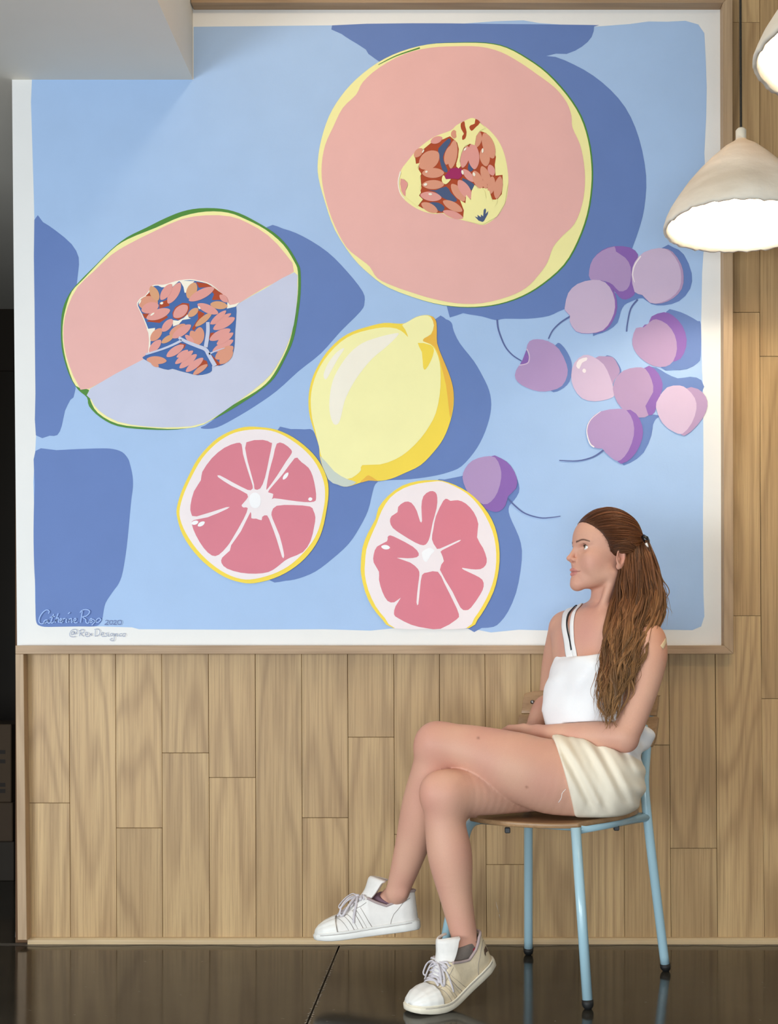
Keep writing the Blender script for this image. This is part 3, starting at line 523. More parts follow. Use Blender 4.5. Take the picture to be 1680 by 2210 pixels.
cherry(H, c2, [(x + (16 if x > 1100 else 0), y + 2) for x, y in c2], 'g1', 'g5', 7, stem=[(1010, 440), (965, 500), (943, 600), (938, 648)], extra=lambda p: p.stroke(H, [(990, 330), (978, 280), (990, 220), (1030, 160)], 4, 'pith', 8, 9))
c3 = [(540, 480), (560, 400), (620, 340), (720, 313), (800, 330), (850, 400), (864, 490), (840, 570), (785, 640), (690, 660), (610, 645), (570, 580), (572, 545), (540, 510)]
cherry(H, c3, [(x + (14 if x > 700 else 0), y + 2) for x, y in c3], 'g1', 'g3', 7, stem=[(572, 550), (510, 590), (460, 640), (432, 695)])
cherry(H, [(215, 930), (240, 870), (300, 840), (310, 800), (290, 760), (310, 710), (360, 697), (430, 710), (500, 760), (550, 860), (555, 930), (520, 1000), (450, 1030), (370, 1035), (290, 1010), (235, 975)], None, 'g2', 'g3', 6, stem=[(100, 570), (110, 640), (150, 740), (200, 800), (258, 838)], extra=lambda p: (p.fill(H, [(290, 765), (306, 815), (297, 856), (248, 860), (265, 830)], 'g3', 7, 0), p.stroke(H, [(292, 760), (308, 800), (300, 850), (245, 866)], 7, 'g4', 7.2)))
cherry(H, [(580, 930), (600, 850), (660, 800), (720, 810), (790, 860), (830, 940), (850, 1000), (865, 1055), (820, 1085), (730, 1100), (650, 1080), (595, 1010)], [(730, 822), (800, 808), (850, 815), (880, 860), (895, 910), (860, 960), (835, 1000), (760, 950)], 'g4', 'g5', 6, extra=lambda p: (p.fill(H, [(612, 870), (630, 830), (680, 815), (680, 835), (650, 850), (632, 890)], 'pith', 7, 2), p.seed(H, 660, 888, 668, 915, 24, 'pith', 7)))
cherry(H, [(975, 700), (1000, 625), (1050, 620), (1090, 585), (1130, 568), (1200, 600), (1250, 670), (1265, 760), (1240, 840), (1190, 875), (1110, 870), (1030, 820), (985, 760)], [(1040, 622), (1080, 600), (1100, 550), (1180, 522), (1240, 545), (1300, 610), (1328, 700), (1310, 790), (1250, 842), (1100, 800)], 'g5', 'g3', 6)
cherry(H, [(850, 1020), (870, 950), (920, 900), (1000, 880), (1060, 890), (1100, 960), (1110, 1040), (1060, 1130), (1080, 1190), (1020, 1205), (940, 1170), (880, 1110)], [(1050, 886), (1120, 890), (1165, 960), (1170, 1020), (1140, 1100), (1120, 1170), (1080, 1190), (1020, 1130)], 'g5', 'g3', 8)
cherry(H, [(1128, 1140), (1145, 1080), (1200, 1010), (1280, 997), (1330, 1020), (1380, 1080), (1390, 1150), (1360, 1240), (1300, 1310), (1240, 1295), (1170, 1240)], [(1320, 1018), (1400, 1020), (1450, 1070), (1462, 1130), (1430, 1210), (1350, 1300), (1290, 1315), (1330, 1150)], 'g4', 'g5', 10)
cherry(H, [(680, 1290), (700, 1220), (770, 1165), (880, 1148), (940, 1160), (980, 1230), (985, 1320), (950, 1420), (900, 1480), (860, 1480), (800, 1430), (780, 1405), (720, 1395)], [(930, 1158), (1000, 1180), (1040, 1260), (1040, 1340), (1000, 1430), (940, 1490), (880, 1490), (930, 1320)], 'g2', 'g3', 10, stem=[(788, 1416), (720, 1460), (620, 1485), (502, 1482)], extra=lambda p: p.stroke(H, [(770, 1165), (705, 1220), (680, 1290), (700, 1370), (728, 1396)], 3, 'pith', 11, 9))
cherry(G, [(835, 250), (855, 180), (910, 120), (1000, 90), (1080, 95), (1120, 170), (1128, 250), (1100, 360), (1050, 430), (990, 450), (900, 390), (860, 330)], [(1040, 90), (1130, 105), (1200, 160), (1245, 250), (1240, 330), (1180, 390), (1160, 460), (1110, 505), (1050, 500), (985, 450), (1060, 300)], 'g2', 'g3', 9, stem=[(1165, 392), (1230, 460), (1310, 520), (1420, 552), (1500, 550), (1575, 540)], label='lone purple cherry beside the smaller citrus half')

# painter's signature, year and handle
p = Paint(); J = 'J'
def pen(strokes, w, c):
    for s_ in strokes: p.stroke(J, s_, w, c, 20, smooth=5)
pen([[(262, 178), (276, 150), (262, 127), (225, 124), (175, 160), (130, 225), (113, 290), (125, 325), (160, 338), (215, 322)],
     [(250, 280), (215, 282), (190, 308), (205, 332), (240, 310), (255, 280), (252, 318), (275, 330), (300, 312)],
     [(345, 185), (318, 260), (302, 318), (322, 326), (350, 306)], [(285, 240), (330, 228), (372, 222)],
     [(418, 175), (392, 240), (368, 322)], [(372, 300), (400, 252), (422, 250), (418, 300), (432, 322)],
     [(432, 302), (458, 292), (470, 262), (452, 256), (442, 292), (458, 322), (490, 312)],
     [(492, 252), (486, 318)], [(488, 290), (508, 258), (532, 256)], [(548, 258), (540, 312), (560, 318)], [(572, 182), (602, 158)],
     [(592, 256), (582, 322)], [(586, 290), (610, 258), (630, 262), (622, 312), (640, 322)],
     [(640, 302), (682, 292), (698, 262), (678, 254), (660, 292), (680, 322), (722, 316)],
     [(798, 128), (785, 210), (768, 322)], [(760, 165), (790, 130), (850, 115), (905, 130), (905, 170), (860, 215), (800, 232), (850, 270), (852, 312), (880, 330), (905, 316)],
     [(900, 305), (940, 290), (950, 262), (928, 258), (915, 292), (930, 322), (965, 300)],
     [(962, 262), (990, 285), (1020, 312), (1055, 312), (1085, 280), (1075, 255), (1045, 255), (1000, 300), (945, 362)]], 13, 'sign')
pen([[(1160, 292), (1185, 284), (1205, 298), (1190, 322), (1150, 352), (1205, 350)], [(1240, 285), (1225, 320), (1240, 350), (1268, 338), (1275, 300), (1245, 285)], [(1290, 298), (1312, 284), (1330, 298), (1318, 322), (1290, 352), (1338, 350)], [(1362, 288), (1352, 320), (1366, 350), (1400, 345), (1412, 310), (1400, 286), (1362, 288)]], 9, 'stem')
pen([[(668, 470), (640, 462), (622, 490), (640, 512), (665, 495), (672, 465), (680, 500), (708, 480), (712, 445), (680, 425), (630, 440), (600, 490), (606, 535), (650, 546), (690, 535)],
     [(765, 440), (752, 535)], [(748, 450), (790, 428), (825, 445), (810, 480), (765, 490), (820, 540)], [(842, 512), (880, 500), (880, 475), (855, 478), (845, 515), (870, 542), (905, 530)], [(912, 490), (950, 528)], [(948, 486), (905, 530)],
     [(1003, 435), (998, 535)], [(985, 430), (1040, 420), (1075, 460), (1055, 515), (995, 538)], [(1092, 510), (1128, 500), (1130, 478), (1105, 480), (1095, 515), (1118, 540), (1150, 530)], [(1195, 480), (1165, 492), (1190, 520), (1165, 538), (1150, 530)], [(1212, 492), (1210, 535), (1225, 535)], [(1214, 470), (1216, 472), (1218, 470)],
     [(1285, 495), (1255, 490), (1240, 515), (1260, 530), (1285, 500), (1300, 560), (1285, 605), (1250, 605), (1235, 585), (1270, 565)], [(1310, 490), (1310, 535), (1322, 500), (1345, 495), (1345, 535), (1358, 528)], [(1362, 522), (1368, 524), (1374, 522)], [(1420, 492), (1385, 500), (1385, 535), (1420, 525)], [(1450, 490), (1430, 515), (1445, 540), (1470, 525), (1470, 495), (1450, 490)]], 8, 'pencil')
p.build('signature_lettering', 'handwritten signature, year and handle in the lower left corner')
# ------------------------------------------------------------------ pendant lamps
def felt_mat():
    m = bpy.data.materials.new('handmade_shade'); nt, N, L, b = nodes_of(m)
    tc = N.new('ShaderNodeTexCoord'); nz = N.new('ShaderNodeTexNoise'); nz.inputs['Scale'].default_value = 9; nz.inputs['Detail'].default_value = 6
    mp = N.new('ShaderNodeMapping'); mp.inputs['Scale'].default_value = (0.6, 0.6, 2.0); L.new(tc.outputs['Object'], mp.inputs[0]); L.new(mp.outputs[0], nz.inputs['Vector'])
    rp = N.new('ShaderNodeValToRGB'); e = rp.color_ramp.elements; e[0].position = 0.3; e[0].color = lin((214, 204, 186)) + (1,); e[1].position = 0.7; e[1].color = lin((240, 234, 220)) + (1,)
    L.new(nz.outputs['Fac'], rp.inputs['Fac']); L.new(rp.outputs['Color'], b.inputs['Base Color']); b.inputs['Roughness'].default_value = 0.95; b.inputs['Specular IOR Level'].default_value = 0.1
    n2 = N.new('ShaderNodeTexNoise'); n2.inputs['Scale'].default_value = 40; n2.inputs['Detail'].default_value = 4; L.new(tc.outputs['Object'], n2.inputs['Vector'])
    bp = N.new('ShaderNodeBump'); bp.inputs['Strength'].default_value = 0.35; bp.inputs['Distance'].default_value = 0.004; L.new(n2.outputs['Fac'], bp.inputs['Height']); L.new(bp.outputs['Normal'], b.inputs['Normal'])
    tr = N.new('ShaderNodeBsdfTranslucent'); tr.inputs[0].default_value = lin((255, 222, 170)) + (1,)
    ms = N.new('ShaderNodeMixShader'); ms.inputs[0].default_value = 0.06; L.new(b.outputs[0], ms.inputs[1]); L.new(tr.outputs[0], ms.inputs[2]); L.new(ms.outputs[0], N['Material Output'].inputs[0])
    return m
M_felt = felt_mat()
M_bulb = bpy.data.materials.new('lit_bulb'); nt, N, L, b = nodes_of(M_bulb)
b.inputs['Emission Color'].default_value = (1.0, 0.86, 0.66, 1); b.inputs['Emission Strength'].default_value = 150
LAMP_POWER = 9.0
def pendant(u, d, z, label, seed):
    base = P(u, 0, d); c = Vector((base.x, base.y, z)); rs = random.Random(seed); ph = [rs.uniform(0, 6.28) for _ in range(6)]
    t = empty('pendant_lamp', c)
    tag(t, label, 'lamp', 'handmade pendant lamps')
    prof = [(0.0125, 0.236), (0.0135, 0.214), (0.02, 0.208), (0.045, 0.192), (0.073, 0.167), (0.102, 0.138), (0.131, 0.104), (0.158, 0.066), (0.176, 0.038), (0.187, 0.015), (0.1935, -0.004), (0.194, -0.012)]
    inner = [(0.186, -0.012), (0.179, 0.012), (0.168, 0.034), (0.15, 0.062), (0.122, 0.1), (0.093, 0.132), (0.06, 0.162), (0.03, 0.185), (0.001, 0.19)]
    full = prof + inner
    def jit(i, a, r, z_):
        k = min(1, r / 0.15)
        w = 0.0035 * math.sin(2 * a + ph[0]) + 0.002 * math.sin(5 * a + ph[1]) + 0.0012 * math.sin(9 * a + ph[2])
        e_ = 0.0
        if i in (10, 11, 12): e_ = 0.0016 * math.sin(23 * a + ph[3]) + 0.0014 * math.sin(41 * a + ph[4]) + 0.003 * math.sin(3 * a + ph[5])
        return r + w * k, z_ + e_
    V, Fc = lathe(full, 96, jit)
    new_obj('shade', [c + Vector(v) for v in V], Fc, M_felt, t, True)
    mb = MB(); mb.add([c + Vector(v) for v in lathe([(0.0135, 0.214), (0.0135, 0.238), (0.009, 0.243), (0.001, 0.243)], 20)[0]], lathe([(0, 0)] * 4, 20)[1]); mb.build('cap', mat('shade_cap', (226, 218, 200), 0.9, vary=0.05, bump=0.2), t)
    mb = MB(); n = 60; zt = 3.1 - z
    mb.tube([c + Vector((-0.004 * k / n, 0, 0.24 + (zt - 0.24) * k / n)) for k in range(n + 1)], 0.0032, 8); cord = mb.build('cord', mat('braided_cord', (38, 34, 24), 0.7, vary=0.5, vscale=220, bump=0.6, bscale=400), t)
    mb = MB(); mb.add([c + Vector(v) for v in lathe([(0.055, 3.1 - z - 0.002), (0.055, 3.1 - z - 0.02), (0.002, 3.1 - z - 0.03)], 24)[0]], lathe([(0, 0)] * 3, 24)[1]); mb.build('ceiling_rose', mat('dark_metal_rose', (40, 38, 36), 0.5), t)
    mb = MB(); sp = [(0.001, 0.064)] + [(0.034 * math.sin(math.pi * k / 10), 0.098 - 0.034 * math.cos(math.pi * k / 10)) for k in range(1, 10)] + [(0.014, 0.14), (0.014, 0.185)]
    V, Fc = lathe(sp, 24); mb.add([c + Vector(v) for v in V], Fc); mb.build('bulb', M_bulb, t)
    return t
pendant(1600, 3.0, CH + (1439 - 480) * 3.0 / FPX, 'lit cone-shaped cream pendant lamp hanging before the right edge of the mural frame', 1)
pendant(1853, 2.2, CH + (1439 - 103) * 2.2 / FPX, 'nearer lit cream pendant lamp cut off by the upper right edge of the picture', 2)

# ------------------------------------------------------------------ chair
M_tube = mat('pale_blue_enamel', (166, 200, 212), 0.3, vary=0.03, coat=0.4)
M_ply = wood('oak_ply', (176, 142, 104), (158, 122, 86), (110, 78, 50), rough=0.35, axis='X', contrast=0.8)
M_rub = mat('black_rubber', (18, 18, 18), 0.6, vary=0.1)
M_steel = mat('zinc_steel', (150, 150, 150), 0.35, metal=1.0)
def fl(u, v):
    d = FPX * CH / (v - CV); return P(u, v, d)
SEAT = 0.447
fN, fR, fB = fl(1270, 2178), fl(1438, 2096), fl(1141, 2061); fF = fN + fB - fR; fF.x -= 0.008
tN, tR, tB, tF = (Vector(((u - CU) * d / FPX, d - DW, 0.421)) for u, d in ((1243, 2.83), (1397, 3.075), (1141, 3.22), (1010, 2.975)))
chair = empty('side_chair', ((fN + fR + fB + fF) / 4) * 1.0)
chair.location.z = 0; bpy.context.view_layer.update()
tag(chair, 'pale blue tubular steel chair with oak seat and backrest, under the seated person', 'chair')
RT = 0.0125
def arc3(a, b_, c_, r, n=7):
    """polyline a-b-c with the corner at b rounded"""
    u = (a - b_).normalized(); w = (c_ - b_).normalized(); p0, p1 = b_ + u * r, b_ + w * r
    return [a] + [p0.lerp(b_, t).lerp(b_.lerp(p1, t), t) for t in [k / n for k in range(n + 1)]] + [c_]
def foot(pt, up):
    ax = (up - pt).normalized()
    mb = MB(); mb.tube([pt + Vector((0, 0, 0.0)), pt + Vector((0, 0, .006)) , pt + ax * .012, pt + ax * .022], [.008, .0125, .0142, .0142], 14); return mb.build('rubber_foot', M_rub, None)
def leg(name, path, pt, up):
    mb = MB(); mb.tube(path, RT, 14); o = mb.build(name, M_tube, chair)
    f = foot(pt, up); f.parent = o; f.matrix_parent_inverse = o.matrix_world.inverted(); return o
ax = lambda a, b_: a + (b_ - a).normalized() * 0.018
leg('front_leg', [ax(fN, tN), tN + Vector((0, 0, 0.006))], fN, tN)
mb = MB(); mb.tube([tN.lerp(tR, 0.05), tN.lerp(tR, 0.99)], 0.0115, 12); mb.build('side_rail', M_tube, chair)
leg('front_leg', arc3(ax(fF, tF), tF, tB, 0.04), fF, tF)
bR = [Vector(((u - CU) * d / FPX, d - DW, z)) for u, d, z in ((1392, 3.08, 0.52), (1398, 3.115, 0.63), (1404, 3.15, 0.735))]
bB = [Vector(((u - CU) * d / FPX, d - DW, z)) for u, d, z in ((1143, 3.225, 0.52), (1149, 3.25, 0.63), (1156, 3.275, 0.735))]
leg('rear_leg', catmull([ax(fR, tR), fR.lerp(tR, .6), tR + Vector((0, 0, .01))] + bR, False, 6), fR, tR)
leg('rear_leg', catmull([ax(fB, tB), fB.lerp(tB, .6), tB + Vector((0, 0, .01))] + bB, False, 6), fB, tB)
mb = MB(); mb.tube([tN.lerp(tR, .16).lerp(tF, 0.03), tF.lerp(tB, .16).lerp(tN, 0.03)], 0.010, 12); mb.build('front_rail', M_tube, chair)
mb = MB(); mb.tube([tR.lerp(tB, 0.02), tR.lerp(tB, 0.98)], 0.011, 12); mb.build('rear_rail', M_tube, chair)
# moulded plywood seat
wx = ((tN - tF) + (tR - tB)).normalized(); dx_ = ((tR - tN) + (tB - tF)).normalized()
cs = (tN + tF + tR + tB) / 4
def seat_pt(a, b_):      # a across (-1..1, + = near right), b from front (-1) to back (+1)
    # rounded-square mapping, a little narrower at the rear
    hw = 0.5 * ((tN - tF).length * (1 - (b_ + 1) / 2) + (tR - tB).length * (b_ + 1) / 2) + 0.020 - 0.012 * (b_ + 1) / 2
    hd = 0.5 * (tR - tN).length
    y_ = b_ * hd * (1.10 if b_ < 0 else 0.92)
    return cs + wx * (a * hw + 0.006) + dx_ * y_
n = 26; bm = bmesh.new(); grid = {}
for i in range(n + 1):
    for j in range(n + 1):
        a, b_ = -1 + 2 * i / n, -1 + 2 * j / n
        # squircle
        A = a * math.sqrt(1 - 0.24 * b_ * b_); Bq = b_ * math.sqrt(1 - 0.24 * a * a)
        q = seat_pt(A, Bq); z = SEAT - 0.004 - 0.010 * (1 - A * A) * (1 - max(0, -Bq) ** 3) - 0.012 * max(0, -Bq - 0.55) ** 2 * 4 + 0.006 * max(0, Bq)
        grid[i, j] = bm.verts.new((q.x, q.y, z))
for i in range(n):
    for j in range(n): bm.faces.new((grid[i, j], grid[i + 1, j], grid[i + 1, j + 1], grid[i, j + 1]))
so = bm_obj('seat', bm, M_ply, chair, True)
if so.data.polygons[0].normal.z < 0: so.data.flip_normals()
md = so.modifiers.new('thickness', 'SOLIDIFY'); md.thickness = 0.013; md.offset = -1
md = so.modifiers.new('round', 'BEVEL'); md.width = 0.003; md.segments = 2; md.limit_method = 'ANGLE'
# backrest boards, bent round the sitter
bdir = (bR[2] - bB[2]).normalized(); bn = Vector((bdir.y, -bdir.x, 0)).normalized()
if bn.dot(dx_) > 0: bn = -bn           # towards the sitter
def board(z0, z1, over, name, r0):
    bm = bmesh.new(); nx, nz_ = 20, 6; g = {}; Lb = (bR[2] - bB[2]).length / 2 + over; mid = (bR[2] + bB[2]) / 2
    for i in range(nx + 1):
        s_ = -1 + 2 * i / nx
        for j in range(nz_ + 1):
            t = j / nz_; z = z0 + (z1 - z0) * t
            k = 1.0
            if r0 and t > 0.5: k = 1 - 0.035 * ((t - 0.5) * 2) ** 3
            if not r0 and t < 0.5: k = 1 - 0.04 * ((0.5 - t) * 2) ** 3
            q = mid + bdir * s_ * Lb * k - bn * (0.018 * (1 - s_ * s_)) + bn * 0.02 - dx_ * (z - 0.735) * -0.25
            g[i, j] = bm.verts.new((q.x, q.y, z - (0.012 * s_ ** 8 if r0 and j == nz_ else 0)))
    for i in range(nx):
        for j in range(nz_): bm.faces.new((g[i, j], g[i + 1, j], g[i + 1, j + 1], g[i, j + 1]))
    o = bm_obj(name, bm, M_ply, chair, True); md = o.modifiers.new('t', 'SOLIDIFY'); md.thickness = 0.012; md.offset = 0
    md = o.modifiers.new('round', 'BEVEL'); md.width = 0.002; md.segments = 2; md.limit_method = 'ANGLE'; return o
bt = board(0.688, 0.754, 0.028, 'backrest_board', True); bl = board(0.606, 0.685, 0.034, 'backrest_board', False)
for q0 in (bB[2] + Vector((0, 0, -.014)), bR[2] + Vector((0, 0, -.014))):
    mb = MB(); c0 = q0 + bn * 0.020
    mb.tube([c0, c0 + bn * 0.0085], [0.006, 0.0055], 14); mb.build('screw', M_steel, bt)
for u, a, b_ in ((0, tN, tF), (1, tN, tR)):
    q = a.lerp(b_, 0.62 if u == 0 else 0.55); bm = bmesh.new(); box(bm, q.x - .007, q.x + .007, q.y - .007, q.y + .007, q.z - .020, q.z - .006, 0.002); bm_obj('stacking_bumper', bm, mat('grey_plastic', (48, 50, 52), 0.5), chair)
# ------------------------------------------------------------------ frames of the two sneakers (heel origin, x to the toe, z up)
SLEN = 0.273
mz = Vector((-0.990, 0.02, -0.128)).normalized(); my = Vector((0, -1, 0.10)); my = (my - mz * my.dot(mz)).normalized(); mzz = mz.cross(my)
if mzz.z < 0: mzz = -mzz
oL = P(905, 2004, 3.035)
def SLv(x, y, z): return oL + mz * x + my * y + mzz * z          # y + = towards the viewer (outer side)
def SL(x, y, z): v = SLv(x, y, z); return np.array((v.x, v.y, v.z))
tipR = P(884, 2155, 2.735); tipR.z = 0; fwdR = Vector((-0.77, -0.64, 0)).normalized(); latR = Vector((-fwdR.y, fwdR.x, 0))   # her left of the right foot
if latR.x < 0: latR = -latR
BX, BA = 0.178, math.radians(27)
def SRv(x, y, z):
    """right shoe: flexed at the ball, toe part flat on the floor"""
    # smooth bend of the part behind the ball
    s = BX - x
    if s <= -0.03: px, pz, a = x, 0.0, 0.0
    else:
        n = 12; L_ = 0.07; px, pz = BX + 0.03, 0.0; st = (s + 0.03) / n; a = 0
        for i in range(n):
            q = (i + 0.5) * st; a = BA * min(1, q / L_) * (1.0) ; px -= math.cos(a) * st; pz += math.sin(a) * st
        a = BA * min(1, (s + 0.03) / L_)
    return tipR + fwdR * (px + math.sin(a) * z - SLEN) + latR * y + Vector((0, 0, pz + math.cos(a) * z))
def SR(x, y, z): v = SRv(x, y, z); return np.array((v.x, v.y, v.z))
# ------------------------------------------------------------------ implicit surfaces for the figure
def V3(*a): return np.array(a, dtype=np.float64)
def N3(v): return np.array((v.x, v.y, v.z))
def Q(u, v, d): return N3(P(u, v, d))
class Prim: pass
def rcone(a, b, ra, rb):
    p = Prim(); a = np.asarray(a, float); b = np.asarray(b, float); ba = b - a; bb = max(ba @ ba, 1e-12)
    r = max(ra, rb); p.lo = np.minimum(a, b) - r; p.hi = np.maximum(a, b) + r
    def ev(X, Y, Z):
        x, y, z = X - a[0], Y - a[1], Z - a[2]
        h = np.clip((x * ba[0] + y * ba[1] + z * ba[2]) / bb, 0, 1)
        return np.sqrt((x - ba[0] * h) ** 2 + (y - ba[1] * h) ** 2 + (z - ba[2] * h) ** 2) - (ra + (rb - ra) * h)
    p.ev = ev; return p
def ellip(c, r, R=None):
    """ellipsoid; rows of R are its axes"""
    p = Prim(); c = np.asarray(c, float); r = np.asarray(r, float); R = np.eye(3) if R is None else np.asarray(R, float)
    ext = np.sqrt(((R * r[:, None]) ** 2).sum(0)); p.lo = c - ext; p.hi = c + ext
    def ev(X, Y, Z):
        x, y, z = X - c[0], Y - c[1], Z - c[2]; k0 = 0; k1 = 0
        for i in range(3):
            q = R[i, 0] * x + R[i, 1] * y + R[i, 2] * z
            k0 = k0 + (q / r[i]) ** 2; k1 = k1 + (q / r[i] ** 2) ** 2
        k0 = np.sqrt(k0); k1 = np.sqrt(k1) + 1e-9
        return k0 * (k0 - 1) / k1
    p.ev = ev; return p
def chain(pts, k=0.012, n=7):
    """limb: list of (point, radius), resampled along a smooth curve so that it swells and tapers evenly"""
    C4 = [np.append(np.asarray(q, float), r) for q, r in pts]; m = len(C4); S_ = []
    for i in range(m - 1):
        p0, p1, p2, p3 = C4[max(i - 1, 0)], C4[i], C4[i + 1], C4[min(i + 2, m - 1)]
        for j in range(n):
            t = j / n; S_.append(0.5 * (2 * p1 + (p2 - p0) * t + (2 * p0 - 5 * p1 + 4 * p2 - p3) * t * t + (3 * p1 - p0 - 3 * p2 + p3) * t ** 3))
    S_.append(C4[-1]); seg = [rcone(S_[i][:3], S_[i + 1][:3], S_[i][3], S_[i + 1][3]) for i in range(len(S_) - 1)]
    p = Prim(); p.lo = np.min([q.lo for q in seg], 0); p.hi = np.max([q.hi for q in seg], 0)
    def ev(X, Y, Z):
        o = None
        for q in seg:
            d = q.ev(X, Y, Z); o = d if o is None else np.minimum(o, d)
        return o
    p.ev = ev; return [('u', p, k)]
def smin(a, b, k):
    h = np.clip(0.5 + 0.5 * (b - a) / k, 0, 1); return b + (a - b) * h - k * h * (1 - h)
def crease(a, b):
    """two limbs pressed together: joined, with a narrow valley where they meet"""
    return np.minimum(a, b) + 0.007 * np.exp(-((a - b) / 0.008) ** 2) * (np.maximum(a, b) < 0.03)
def field(ops, xs, ys, zs, far=0.06):
    Fd = np.full((len(xs), len(ys), len(zs)), far, np.float32)
    for op, pr, k in ops:
        if op == 'f':                                   # free function on the whole block
            Fd = pr(Fd, xs[:, None, None], ys[None, :, None], zs[None, None, :]).astype(np.float32); continue
        if op == 'g':                                   # a group with a field of its own, joined with blend k
            G_ = field(pr, xs, ys, zs, far)
            Fd = crease(Fd, G_) if k == 0 else smin(Fd, G_, k); continue
        m = k + 0.02
        i0, i1 = np.searchsorted(xs, (pr.lo[0] - m, pr.hi[0] + m)); j0, j1 = np.searchsorted(ys, (pr.lo[1] - m, pr.hi[1] + m)); k0, k1 = np.searchsorted(zs, (pr.lo[2] - m, pr.hi[2] + m))
        if i0 >= i1 or j0 >= j1 or k0 >= k1: continue
        s = (slice(i0, i1), slice(j0, j1), slice(k0, k1))
        D_ = pr.ev(xs[i0:i1, None, None].astype(np.float32), ys[None, j0:j1, None].astype(np.float32), zs[None, None, k0:k1].astype(np.float32))
        if op == 'u': Fd[s] = smin(Fd[s], D_, k)
        elif op == 's': Fd[s] = -smin(-Fd[s], D_, k)
        elif op == 'i': Fd[s] = -smin(-Fd[s], -D_, k)
    return Fd
def sample(ops, Pn):
    """field value at single points"""
    X, Y, Z = (np.asarray(Pn, float)[:, i] for i in range(3)); Fd = np.full(len(X), 0.3)
    for op, pr, k in ops:
        if op == 'f': Fd = pr(Fd, X, Y, Z); continue
        if op == 'g':
            G_ = sample(pr, Pn); Fd = crease(Fd, G_) if k == 0 else smin(Fd, G_, k); continue
        D_ = pr.ev(X, Y, Z)
        if op == 'u': Fd = smin(Fd, D_, k)
        elif op == 's': Fd = -smin(-Fd, D_, k)
        elif op == 'i': Fd = -smin(-Fd, -D_, k)
    return Fd
def grad(ops, Pn, e=0.0008):
    g = np.stack([sample(ops, Pn + np.eye(3)[i] * e) - sample(ops, Pn - np.eye(3)[i] * e) for i in range(3)], 1)
    return g / (np.linalg.norm(g, axis=1, keepdims=True) + 1e-9)
def onto(ops, Pn, off=0.0, it=8):
    """slide points onto the surface (plus an offset)"""
    Pn = np.array(Pn, float)
    for _ in range(it):
        Pn -= grad(ops, Pn) * (sample(ops, Pn) - off)[:, None] * 0.9
    return Pn
def nets(Fd, xs, ys, zs):
    """surface nets: vertices and quads of the zero level"""
    S = Fd < 0; nx, ny, nz_ = S.shape
    cnt = np.zeros((nx - 1, ny - 1, nz_ - 1), np.int8)
    for a in (0, 1):
        for b_ in (0, 1):
            for c in (0, 1): cnt += S[a:nx - 1 + a, b_:ny - 1 + b_, c:nz_ - 1 + c]
    act = (cnt > 0) & (cnt < 8); I, J_, K = np.nonzero(act); n = len(I)
    idx = np.full(act.shape, -1, np.int32); idx[I, J_, K] = np.arange(n)
    acc = np.zeros((n, 3)); num = np.zeros(n)
    ax_ = (xs, ys, zs)
    for d in range(3):
        o1, o2 = [q for q in range(3) if q != d]
        for a in (0, 1):
            for b_ in (0, 1):
                c0 = [I, J_, K]; c0 = [c.copy() for c in c0]; c0[o1] += a; c0[o2] += b_; c1 = [c.copy() for c in c0]; c1[d] += 1
                f0 = Fd[tuple(c0)].astype(float); f1 = Fd[tuple(c1)].astype(float); m = (f0 < 0) != (f1 < 0)
                t = np.where(m, f0 / np.where(m, f0 - f1, 1), 0)
                pos = np.stack([ax_[q][c0[q]] for q in range(3)], 1); pos[:, d] += t * (ax_[d][c1[d]] - ax_[d][c0[d]])
                acc += pos * m[:, None]; num += m
    Vt = acc / num[:, None]; quads = []
    for d in range(3):
        sl0 = [slice(None)] * 3; sl1 = [slice(None)] * 3; sl0[d] = slice(0, -1); sl1[d] = slice(1, None)
        a = S[tuple(sl0)]; b_ = S[tuple(sl1)]; o1, o2 = (d + 1) % 3, (d + 2) % 3
        E = np.stack(np.nonzero(a != b_), 1)
        ok = (E[:, o1] > 0) & (E[:, o2] > 0) & (E[:, o1] < act.shape[o1]) & (E[:, o2] < act.shape[o2]); E = E[ok]
        if not len(E): continue
        def at(da, db):
            q = E.copy(); q[:, o1] -= da; q[:, o2] -= db; return idx[q[:, 0], q[:, 1], q[:, 2]]
        qd = np.stack([at(1, 1), at(0, 1), at(0, 0), at(1, 0)], 1)
        flip = ~a[tuple(E.T)]; qd[flip] = qd[flip][:, ::-1]
        quads.append(qd)
    return Vt, np.concatenate(quads)
def iso(ops, lo, hi, h):
    xs, ys, zs = (np.arange(lo[i], hi[i], h) for i in range(3))
    return nets(field(ops, xs, ys, zs), xs, ys, zs)
def relax(Vt, Q4, n=1, lam=0.5):
    """light Laplacian smoothing"""
    for _ in range(n):
        s = np.zeros_like(Vt); c = np.zeros(len(Vt))
        for a in range(4):
            b_ = (a + 1) % 4
            np.add.at(s, Q4[:, a], Vt[Q4[:, b_]]); np.add.at(c, Q4[:, a], 1); np.add.at(s, Q4[:, b_], Vt[Q4[:, a]]); np.add.at(c, Q4[:, b_], 1)
        Vt = Vt + lam * (s / np.maximum(c, 1)[:, None] - Vt)
    return Vt
